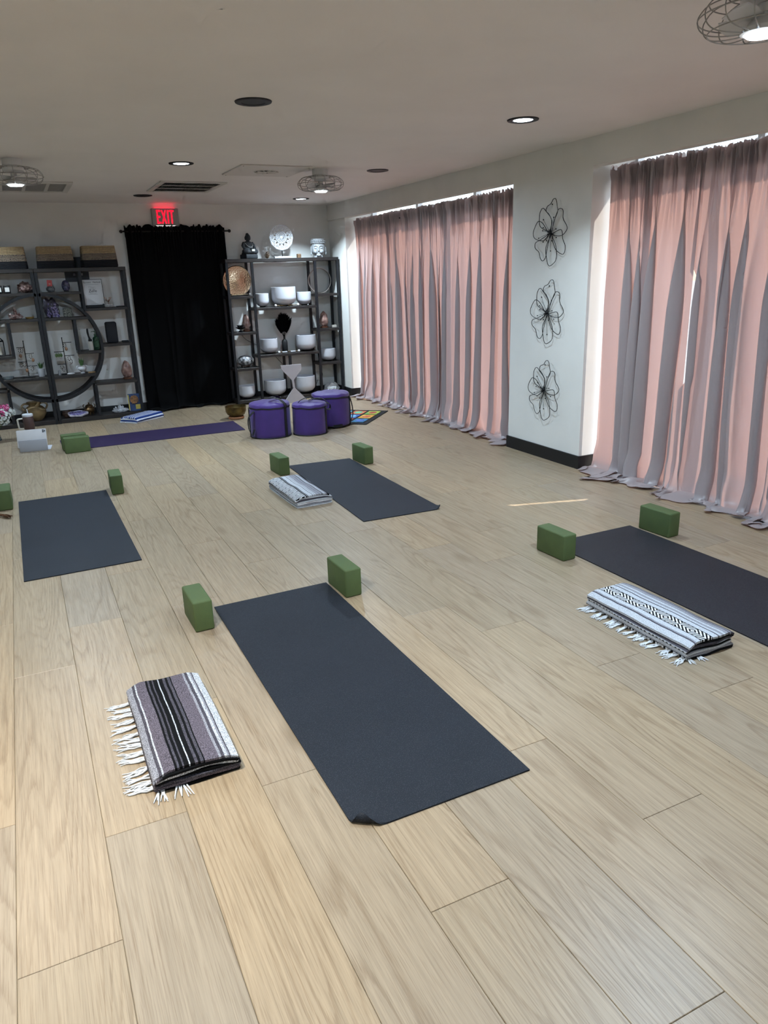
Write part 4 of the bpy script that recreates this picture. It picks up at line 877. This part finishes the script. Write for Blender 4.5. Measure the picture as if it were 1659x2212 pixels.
R = random.Random(12); pm = mat('pampas_black', '060607', rough=.95, spec=.1)
for i in range(19):
    a = -1 + 2 * i / 18; top = Vector((a * .10, R.uniform(-.05, .05), .475 - .08 * a * a + R.uniform(-.02, .015))); b = Vector((0, 0, .19)); q = MB(); q.tube([b, b.lerp(top, .5) + Vector((a * .012, 0, 0)), top], .0014, 4)
    for k in range(150):
        f = .25 + .75 * k / 149; c = b.lerp(top, f) + Vector((a * .02 * math.sin(f * PI), 0, 0)); ang = R.random() * 2 * PI; l = .046 * math.sin(min(1, (f - .25) * 1.6 + .12) * PI * .5) * (1.1 - .55 * f); e = c + Vector((math.cos(ang) * l, math.sin(ang) * l, l * 1.1)); pw = Vector((0, .004, .003)) if abs(math.cos(ang)) > .7 else Vector((.004, 0, .003))
        q.add([c - pw, c + pw, e], [(0, 1, 2)])
    q.build('pampas_plume', pm, t, angle=0)
# gong and mallet
t = thing('gong', 'hammered bronze disc gong leaning in the shelf beside the black curtain', 'gong', (2.547, SY - .04, 1.336))
def gong_mat():
    m_ = NT('hammered_bronze'); v = m_.coord(); vo = m_.n('TexVoronoi', feature='F1'); m_.l(v, vo.inputs['Vector']); vo.inputs['Scale'].default_value = 55
    m_.set(Base_Color=m_.ramp(m_.noise(v, 6, 3), [(.3, 'c9a888'), (.7, 'e2c6a6')]), Metallic=1.0, Roughness=.27); m_.bump(vo.outputs['Distance'], .35, .006); return m_.m
MB().lathe([(0, .012), (.04, .012), (.06, .005), (.15, .0), (.175, .003), (.182, -.012), (.178, -.013), (.172, -.002), (0, -.002)], 56).build('disc', gong_mat(), t, (-.015, -.0, .178), (PI / 2 + .04, 0, 0))
MB().box(-.1, .1, -.03, .01, 0, .012).build('stand', steel, t, angle=0)
mallet((2.665, YF + .04, 1.336), (-1, .08, 0), .235, 'long pale mallet lying before the gong', .018)
salt_lamp('tall pale pink salt lamp beside the black lotus', 2.61, .901, .10, .21, 8, 'b89f95', '8c6c63')
t = thing('lotus_holder', 'black metal lotus flower ornament below the gong', 'ornament', (2.515, SY - .06, .901))
for k in range(2):
    for i in range(6):
        a = 2 * PI * (i + .5 * k) / 6; mtx = rmtx(0, -(.9 if k == 0 else 1.25), a)
        MB().ell((.038, 0, 0), (.036, .02, .005), 2, mtx=None).build('petal', blk_m, t, (0, 0, .028), (0, -.45 - .5 * k, a))
MB().lathe([(0, 0), (.03, 0), (.03, .006), (.012, .02), (0, .03)], 16).build('base', blk_m, t)
t = thing('stone_egg', 'large white and grey marbled stone egg on a wooden stand', 'stone', (2.555, SY - .02, .459))
MB().ell((0, 0, .082), (.106, .08, .07), 4).build('egg', mat('marble_egg', 'c9cbce', '3a3a3e', 26, .25), t)
MB().lathe([(.045, .012), (.06, .014), (.062, .022), (.05, .024)], 24).build('stand_ring', mat('stand_wood', '3a2a20', rough=.5), t)
for i in range(4): a = PI / 4 + PI / 2 * i; MB().tube([(.055 * math.cos(a), .055 * math.sin(a), .018), (.064 * math.cos(a), .064 * math.sin(a), 0)], [.009, .007], 8).build('foot', mat('stand_wood', ''), t)
t = thing('ring_drum', 'thin round hoop drum frame standing in the shelf by the window corner', 'drum', (3.655, YK - .08, 1.326))
MB().lathe([(.150, -.012), (.158, -.012), (.158, .012), (.150, .012)], 64, closed=True).build('hoop', mat('hoop_pale', 'a8a098', rough=.3, metal=.5), t, (0, 0, .158), (PI / 2, 0, 0))
MB().lathe([(.1485, -.010), (.1500, -.010), (.1500, .010), (.1485, .010)], 64, closed=True).build('inner_band', blk_m, t, (0, 0, .158), (PI / 2, 0, 0))
salt_lamp('pink salt lamp beside the small white box near the window corner', 3.665, .887, .12, .205, 5)
tag(MB().bbox(-.027, .027, -.02, .02, 0, .03, .002, 1).build('small_box', mat('box_cream', 'b9b2a8', rough=.7), None, (3.79, SY - .05, .887)), 'tiny cream box beside the salt lamp near the window corner', 'box')
crystals('quartz_rock', 'large rough white quartz rock on the bottom shelf by the window corner', (3.715, SY - .02, .056), .22, .15, .15, 20, 'd6d8da', 'b3b6b8', 22, 22, .3, lean=1.0, br=.55)
t = thing('power_outlet', 'white wall outlet behind the shelf', 'outlet', (3.613, YB, .237)); MB().bbox(-.038, .038, -.008, 0, -.06, .06, .003, 1).build('plate', wht_m, t)
for z in (-.025, .025): MB().bbox(-.017, .017, -.011, -.008, z - .015, z + .015, .004, 2).build('socket', mat('socket_white', 'cfcfcd', rough=.4), t)
cm = mat('cord_black', '0d0d0e', rough=.6)
t = thing('lamp_cord', 'thin black lamp cord with switch hanging below the window-corner salt lamp', 'cord'); MB().tube(smoothpts([(3.66, YK - .02, .92), (3.61, YK + .012, .84), (3.605, YK + .012, .6), (3.64, YK + .012, .35), (3.66, YK + .012, .25), (3.63, YB - .012, .215)], 5), .0028, 6).build('cable', cm, t); MB().ell((3.645, YK + .010, .32), (.012, .008, .026), 2).build('switch', cm, t)
tag(MB().tube(smoothpts([(2.56, YK + .01, .89), (2.62, YK + .012, .80), (2.75, YK + .012, .72), (2.95, YK + .012, .60), (3.12, YK + .012, .42), (3.2, YK + .012, .36), (3.5, YK + .012, .12), (3.6, YB - .006, .19)], 6), .0028, 6).build('lamp_cord', cm), 'thin black lamp cord trailing behind the middle shelves', 'cord')
# hourglass stand
t = thing('hourglass_stand', 'pale grey flat hourglass-shaped floor stand between shelf and purple bags', 'stand', (3.04, 9.02, 0), 0)
hp = [(-.165, 0), (.175, 0), (.015, .185), (.008, .29), (.13, .42), (.13, .482), (-.14, .482), (-.14, .44), (-.018, .29), (-.012, .185)]
MB().prism([(x + .03 * (1 - z / .48), z) for x, z in hp], .022, lambda x, y, z: (x, z - .011, y)).build('panel', mat('stand_grey', 'a7a2a6', 'aea9ad', 6, .6), t, angle=0)
MB().box(-.1, .14, .011, .12, 0, .012).build('foot_plate', mat('stand_grey', ''), t, angle=0)
# ------------------------------------------------------------------ purple carry bags
pur = mat('bag_nylon', '321763', '3b1e70', 5, .55, bump=.25, bscale=14, sheen=.2); web = mat('webbing_black', '0c0c0f', '121216', 300, .7, bump=.2, bscale=600)
def ribbon(pts, w_, nrm, th=.004):
    """flat strap along pts; nrm(i) gives the direction of its width"""
    q = MB(); P = [Vector(p) for p in pts]; vs = []; n = len(P)
    for i, p in enumerate(P):
        d = (P[min(n - 1, i + 1)] - P[max(0, i - 1)]).normalized(); wv = Vector(nrm).normalized(); wv = (wv - d * wv.dot(d)).normalized() * w_ / 2; tv = d.cross(wv).normalized() * th / 2
        vs += [p - wv - tv, p + wv - tv, p + wv + tv, p - wv + tv]
    fs = [(i * 4 + j, i * 4 + (j + 1) % 4, i * 4 + 4 + (j + 1) % 4, i * 4 + 4 + j) for i in range(n - 1) for j in range(4)] + [(0, 3, 2, 1), (n * 4 - 4, n * 4 - 3, n * 4 - 2, n * 4 - 1)]
    return q.add(vs, fs)
def bag(label, x, y, rz, R, h, straps, seed, loops, z0=0):
    t = thing('carry_bag', label, 'bag', (x, y, z0), rz, 'purple singing bowl carry bags'); n = 56
    def wall(prof, amp):
        q = MB(); rings = []
        for r, z in prof:
            rings.append([(r * (1 + amp * noise.noise(Vector((math.cos(a) * 1.6, math.sin(a) * 1.6, z * 7 + seed)))) * math.cos(a), r * (1 + amp * noise.noise(Vector((math.cos(a) * 1.6, math.sin(a) * 1.6, z * 7 + seed)))) * math.sin(a), z + (.012 * noise.noise(Vector((math.cos(a) * 2, math.sin(a) * 2, seed + 3))) * (r / R) if z > h * .8 else 0)) for a in [2 * PI * i / n for i in range(n)]])
        return loft(rings)
    wall([(R * .96, .002), (R * .99, .012), (R, .04), (R * .995, h * .35), (R * 1.0, h * .7), (R * .99, h * .84)], .03).build('body', pur, t)
    wall([(R * 1.0, h * .872), (R * 1.0, h * .92), (R * .96, h * .955), (R * .8, h * .985), (R * .45, h), (R * .05, h * 1.0)], .03).build('lid', pur, t)
    wall([(R * 1.006, h * .838), (R * 1.008, h * .858), (R * 1.006, h * .874), (R * .97, h * .874), (R * .97, h * .838)], .03).build('zipper', web, t)
    MB().tube([(R * .992 * math.cos(2 * PI * i / 60), R * .992 * math.sin(2 * PI * i / 60), .008) for i in range(60)], .005, 6, True).build('piping', web, t)
    for a in straps:
        c, s = math.cos(a), math.sin(a); rr = R * 1.018
        ribbon([(c * rr, s * rr, .01), (c * rr * 1.004, s * rr * 1.004, h * .3), (c * rr * 1.004, s * rr * 1.004, h * .7), (c * rr * 1.003, s * rr * 1.003, h * .84)], .035, (-s, c, 0)).build('strap', web, t)
    for pts, wd in loops: ribbon([Vector(p) for p in smoothpts(pts, 6)], .03, wd).build('carry_handle', web, t)
    return t
B1h, B2h, B3h = .355, .325, .355
bag('largest purple round carry bag, nearest the purple mat', 2.165, 7.20, 0, .207, B1h, (-1.05, 2.2, 3.0), 1,
    [([(.10, -.18, .27), (.11, -.19, .33), (.06, -.14, .385), (0, -.06, .395), (.10, .05, .385), (.15, .12, .33), (.14, .15, .28)], (1, .5, 0)), ([(-.19, -.10, .28), (-.25, -.10, .22), (-.26, -.11, .12), (-.23, -.11, .05), (-.20, -.10, .10)], (0, 1, .2))])
bag('smallest purple round carry bag, standing between the other two', 2.548, 7.08, 0, .176, B2h, (-.75, 2.0), 2,
    [([(.12, -.125, .26), (.16, -.13, .30), (.12, -.08, .355), (.05, -.05, .36), (-.02, -.03, .345)], (.4, 1, 0)), ([(-.12, .03, .30), (-.09, .0, .345), (.0, .03, .365), (.06, .06, .345), (.04, .08, .33)], (.4, 1, 0)), ([(.15, -.06, .25), (.21, -.03, .23), (.22, -.02, .28), (.17, -.01, .3)], (0, 1, .3))])
bag('purple round carry bag behind the others, nearest the colourful quilt', 2.885, 7.33, 0, .203, B3h, (-.55, 2.4), 3,
    [([(.155, -.105, .25), (.17, -.12, .29), (.20, -.11, .20), (.20, -.12, .10), (.165, -.12, .02)], (.6, .8, 0)), ([(.10, -.17, .012), (.0, -.215, .014), (-.06, -.20, .012)], (0, 0, 1))], .0145)
# ------------------------------------------------------------------ bronze bowl, quilt, towel
t = thing('bronze_bowl', 'hammered bronze singing bowl on a tan ring cushion beside the purple mat', 'bowl', (2.115, 8.37, 0))
MB().lathe([(.06, 0), (.085, 0), (.092, .012), (.085, .026), (.062, .028), (.055, .014)], 32, closed=True).build('ring_cushion', mat('cushion_tan', '8a5a38', '9c6a45', 30, .7), t)
MB().lathe([(0, .024), (.06, .026), (.10, .05), (.118, .09), (.12, .135), (.123, .142), (.117, .142), (.113, .09), (.09, .055), (0, .035)], 48).build('bowl', mat('bowl_bronze', '5a4a2c', '7a683f', 16, .35, .85, bump=.4, bscale=45), t)
MB().tube([(.0, 0, .0), (.03, -.01, .0)], .01, 6)
t = thing('red_mallet', 'red-headed mallet lying between the bronze bowl and the first bag', 'mallet', (2.275, 8.30, 0)); MB().ell((0, 0, .03), (.034, .028, .03), 3).build('head', mat('felt_red', '7a1c24', '8c2630', 60, .9), t); MB().tube([(0, 0, .03), (.13, .08, .012)], .011, 10).build('stick', mat('mallet_stick', ''), t)
A, B = Vector((3.205, 7.135, 0)), Vector((3.765, 7.74, 0)); ux = (B - A).normalized(); vx = Vector((-ux.y, ux.x, 0))
t = thing('quilt', 'black quilted cloth with bright coloured patches lying beside the purple bags', 'quilt', A); LQ, WQ = (B - A).length, .62
fq = lambda a, b, z: (ux * a + vx * b + Vector((0, 0, z)))
q = MB(); q.grid(24, 18, lambda s, v: fq(s * LQ, v * WQ, .008 + .003 * noise.noise(Vector((s * 6, v * 5, 1))))); q.grid(24, 18, lambda s, v: fq(s * LQ, v * WQ, .001)); k = 25 * 19
rim = list(range(25)) + [j * 25 + 24 for j in range(1, 19)] + [18 * 25 + i for i in range(23, -1, -1)] + [j * 25 for j in range(17, 0, -1)]
q.f += [(rim[i], rim[(i + 1) % len(rim)], rim[(i + 1) % len(rim)] + k, rim[i] + k) for i in range(len(rim))]; q.mi += [0] * len(rim)
q.build('cloth', mat('quilt_black', '111014', rough=.9), t)
cols = [('2b5f86', '3f86ad'), ('8a2a34', 'b0603a'), ('2a9c86', '7cc08a'), ('c98a2e', 'd9b14a'), ('35559c', '5a80c4'), ('9c2f6a', 'c85a92'), ('3f9a4a', 'c4c24a'), ('b2452a', 'd98a5a'), ('2f8fb5', '8cc6d9')]
R = random.Random(3); i = 0
for a in range(3):
    for b in range(3):
        a0 = .07 + a * (LQ - .12) / 3; a1 = a0 + (LQ - .12) / 3 - .03; b0 = .06 + b * (WQ - .1) / 3; b1 = b0 + (WQ - .1) / 3 - .03; c = cols[i]; i += 1
        q = MB(); q.grid(6, 6, lambda s, v: fq(a0 + (a1 - a0) * s, b0 + (b1 - b0) * v, .0125)); pt = q.build('patch', mat('patch%d' % i, c[0], c[1], 16, .8), t)
        q = MB(); n = 14; ca, cb = (a0 + a1) / 2, (b0 + b1) / 2; q.add([fq(ca + (a1 - a0) * .33 * math.cos(2 * PI * j / n), cb + (b1 - b0) * .33 * math.sin(2 * PI * j / n), .0135) for j in range(n)], [tuple(range(n))]); c2 = cols[(i + 3) % 9]; q.build('applique', mat('applique%d' % i, c2[0], c2[1], 24, .8), pt)
stw = [(0, '2c4486'), (.07, 'd5d8e2'), (.13, '2c4486'), (.2, 'd5d8e2'), (.24, '2c4486'), (.34, 'd5d8e2'), (.40, '2c4486'), (.46, 'd5d8e2'), (.5, '2c4486'), (.6, 'd5d8e2'), (.66, '2c4486'), (.72, 'd5d8e2'), (.78, '2c4486'), (.86, 'd5d8e2'), (.92, '2c4486')]
tw = blanket('blue and white striped folded towel with fringe at the foot of the black curtain', (1.075, 9.04, 0), -.9, .24, .44, .075, 4, stripe_mat('towel_blue', stw, wob=.03), 14, 0, .06, 2); tw.name = 'folded_towel'; tw['category'] = 'towel'; del tw['group']
# ------------------------------------------------------------------ tablet, tumbler, flowers, brush
t = thing('tablet', 'tablet in a pale folding case propped up with its back to the camera', 'tablet', (-.045, 7.80, 0), -.12); pal = mat('case_pale', 'b7b3b2', 'bdb9b8', 8, .6)
MB().bbox(-.125, .125, 0, .008, 0, .115, .004, 2).build('case_flap', mat('case_grey', '9fa0a6', rough=.6), t, (0, -.012, .004), (.05, 0, 0))
pn = MB().bbox(-.14, .13, 0, .012, 0, .178, .006, 2).build('tablet_body', pal, t, (-.012, .04, .022), (.42, 0, 0)); pn.rotation_euler = (-.42, 0, 0); pn.location = (-.012, .075, .03)
for i, (x, z) in enumerate(((.102, .16), (.102, .145), (.116, .152))): MB().lathe([(.0065, 0), (.0065, .002), (0, .002)], 16).build('camera_lens', blk_m, pn, (x, -.0003, z), (PI / 2, 0, 0))
MB().bbox(.093, .125, -.0016, 0, .137, .169, .0007, 1).build('camera_plate', mat('case_grey', ''), pn)
MB().bbox(-.135, .135, .0, .19, 0, .008, .003, 1).build('keyboard', mat('keyboard_pale', 'c2c4cc', rough=.6), t, (.01, .03, .0))
t = thing('tumbler', 'mauve insulated tumbler with white lid, straw and handle behind the tablet', 'tumbler', (-.055, 8.50, 0), 0)
MB().lathe([(0, 0), (.036, 0), (.038, .004), (.039, .09), (.052, .11), (.053, .235), (.05, .24), (0, .24)], 36).build('body', mat('mauve_steel', '5c4a48', rough=.35, metal=.5), t)
MB().lathe([(0, .24), (.053, .24), (.054, .258), (.05, .264), (0, .264)], 32).build('lid', mat('lid_white', 'c9ccd2', rough=.4), t); MB().tube([(.008, 0, .26), (.003, 0, .315)], .005, 8).build('straw', mat('lid_white', ''), t)
MB().tube(smoothpts([(-.05, 0, .218), (-.092, 0, .216), (-.102, 0, .2), (-.098, 0, .13), (-.088, 0, .115), (-.05, 0, .112)], 4), .009, 10).build('handle', mat('handle_cream', 'c4beb2', rough=.45), t)
t = thing('flower_vase', 'glass vase of white hydrangea and pink flowers at the left picture edge', 'flowers', (-.395, 8.62, 0))
MB().lathe([(0, .003), (.05, .003), (.058, 0), (.06, .01), (.045, .08), (.05, .15), (.062, .19), (.058, .19), (.046, .15), (.04, .08), (.05, .02), (0, .014)], 32).build('glass', mat('vase_glass', '8a9490', rough=.1, trans=.7), t)
R = random.Random(21); stm = mat('stem_green', '3f5a33', rough=.6)
for hx, hy, hz, hr, c in ((.10, -.05, .24, .085, 'w'), (.02, -.08, .27, .08, 'w'), (-.07, 0, .27, .085, 'w'), (.14, .0, .32, .05, 'p'), (.05, .02, .36, .055, 'p'), (.17, -.03, .30, .04, 'w'), (.10, -.10, .285, .032, 'p'), (.2, .03, .27, .03, 'w')):
    sm_ = MB().tube([(0, 0, .02), (hx * .4, hy * .4, .16), (hx, hy, hz - hr * .3)], .004, 6).build('stem', stm, t); q = MB()
    for k in range(110 if hr > .06 else 45):
        v = Vector((R.gauss(0, 1), R.gauss(0, 1), R.gauss(.15, 1))).normalized(); p = Vector((hx, hy, hz)) + v * hr * R.uniform(.86, 1.04); x_, y_ = frame_of(v); a = R.random() * 6; s = .016 if hr > .06 else .014
        X2, Y2 = x_ * math.cos(a) + y_ * math.sin(a), y_ * math.cos(a) - x_ * math.sin(a)
        for d in (X2, Y2, -X2, -Y2): e = d.cross(v) * s * .5; q.add([p, p + d * s * .6 + e + v * .003, p + d * s + v * .006, p + d * s * .6 - e + v * .003], [(0, 1, 2, 3)])
    q.build('bloom', mat('petal_white', 'd9dcda', 'c4c9c2', 40, .7) if c == 'w' else mat('petal_pink', 'b23a72', 'c8558a', 40, .7), sm_, angle=0)
t = thing('smudge_brush', 'white-handled brush with dried brown tip at the left picture edge', 'brush', (-.40, 5.66, 0))
MB().tube([(-.03, .05, .012), (.03, -.01, .014), (.085, -.07, .014)], [.006, .007, .008], 8).build('handle', mat('handle_white', 'c4c2bc', rough=.6), t)
q = MB(); R = random.Random(6)
for k in range(46):
    a = R.uniform(-.3, .3); b = Vector((.08, -.065, .014)); d = Vector((.6 + R.uniform(-.14, .14), -.8 + R.uniform(-.14, .14), R.uniform(-.08, .14))).normalized(); l = R.uniform(.07, .125); q.tube([b + Vector((R.uniform(-.006, .006), R.uniform(-.006, .006), R.uniform(-.005, .008))), b + d * l * .55 + Vector((R.uniform(-.008, .008), 0, .004)), Vector((b + d * l)) * 1], [.003, .004, .0008], 5)
q.v = [(x, y, max(.001, z)) for x, y, z in q.v]; q.build('dried_tip', mat('dried_brown', '4f3522', '6b4a30', 60, .9), t)
# ------------------------------------------------------------------ wire flowers on the column
PET = [[(0.001, 0.015), (-0.025, 0.081), (0.008, 0.136), (0.046, 0.164), (0.037, 0.197), (-0.004, 0.212), (-0.034, 0.243), (-0.066, 0.241), (-0.085, 0.191), (-0.096, 0.147), (-0.052, 0.079), (-0.016, 0.014)],
       [(-0.016, 0.009), (-0.06, 0.088), (-0.096, 0.152), (-0.127, 0.161), (-0.152, 0.143), (-0.158, 0.09), (-0.198, 0.04), (-0.204, 0.011), (-0.163, -0.024), (-0.083, -0.027), (-0.017, -0.008)],
       [(-0.025, -0.008), (-0.081, 0.005), (-0.137, 0.014), (-0.157, -0.005), (-0.165, -0.053), (-0.192, -0.102), (-0.187, -0.15), (-0.156, -0.161), (-0.09, -0.127), (-0.045, -0.066), (-0.014, -0.015)],
       [(-0.001, -0.02), (0.035, -0.112), (0.021, -0.202), (0.002, -0.24), (-0.028, -0.248), (-0.087, -0.215), (-0.1, -0.166), (-0.088, -0.097), (-0.044, -0.046), (-0.014, -0.015)],
       [(0.016, -0.009), (0.098, -0.044), (0.166, -0.065), (0.179, -0.095), (0.163, -0.116), (0.124, -0.138), (0.104, -0.184), (0.076, -0.206), (0.039, -0.186), (0.018, -0.122), (0.002, -0.019)],
       [(0.025, 0.001), (0.079, 0.069), (0.131, 0.092), (0.165, 0.075), (0.205, 0.017), (0.195, -0.024), (0.141, -0.047), (0.072, -0.055), (0.039, -0.037), (0.008, -0.006)],
       [(0.017, 0.006), (0.112, 0.051), (0.128, 0.131), (0.11, 0.174), (0.081, 0.181), (0.042, 0.154), (-0.01, 0.111), (-0.02, 0.072), (-0.007, 0.014)]]
STA = [(0.069, 0.12), (-0.067, 0.102), (-0.092, 0.021), (-0.117, -0.043), (-0.029, -0.156), (0.063, -0.061), (0.029, -0.07), (0.13, -0.032), (0.085, 0.022), (0.078, 0.051), (-0.045, -0.066)]
wire = mat('flower_wire', '121317', rough=.45, metal=.4)
def wire_flower(z, y, label, seed, rot=0):
    t = thing('wire_flower', label, 'wall art', (XR, y, z), 0, 'black wire flowers on the column'); R = random.Random(seed); t.rotation_euler = (rot, 0, 0)
    for P in PET:
        k = R.uniform(.97, 1.03); loop = [(0, 0)] + P + [(0, 0)]
        pts = []
        for a, b in loop:
            d = min(1, math.hypot(a, b) / .2); pts.append((-.004 - .020 * math.sin(d * 2.2) - (.005 if d < .1 else 0), a * k, b * k))
        MB().tube(smoothpts(pts, 5), .0026, 6).build('petal', wire, t)
    for a, b in STA:
        a *= R.uniform(.8, 1.1); b *= R.uniform(.8, 1.1); q = MB(); q.tube([(-.012, 0, 0), (-.022, a * .5, b * .5), (-.026, a, b)], .0013, 5); q.ell((-.026, a, b), .0055, 1); q.build('stamen', wire, t)
    q = MB(); q.ell((-.014, 0, 0), (.011, .016, .016), 2)
    for i in range(16): a = 2 * PI * i / 16; l = R.uniform(.02, .036); q.tube([(-.014, 0, 0), (-.02, l * math.cos(a), l * math.sin(a))], .0018, 4)
    q.build('centre', wire, t); q = MB(); q.ell((-.006, -.004, .205), (.006, .006, .006), 1); q.build('hanging_nail', wire, t)
wire_flower(1.802, 4.931, 'topmost of the three black wire flowers on the column', 1, 0); wire_flower(1.200, 4.936, 'middle one of the three black wire flowers on the column', 2, .03); wire_flower(.580, 4.945, 'lowest of the three black wire flowers on the column', 3, -.02)
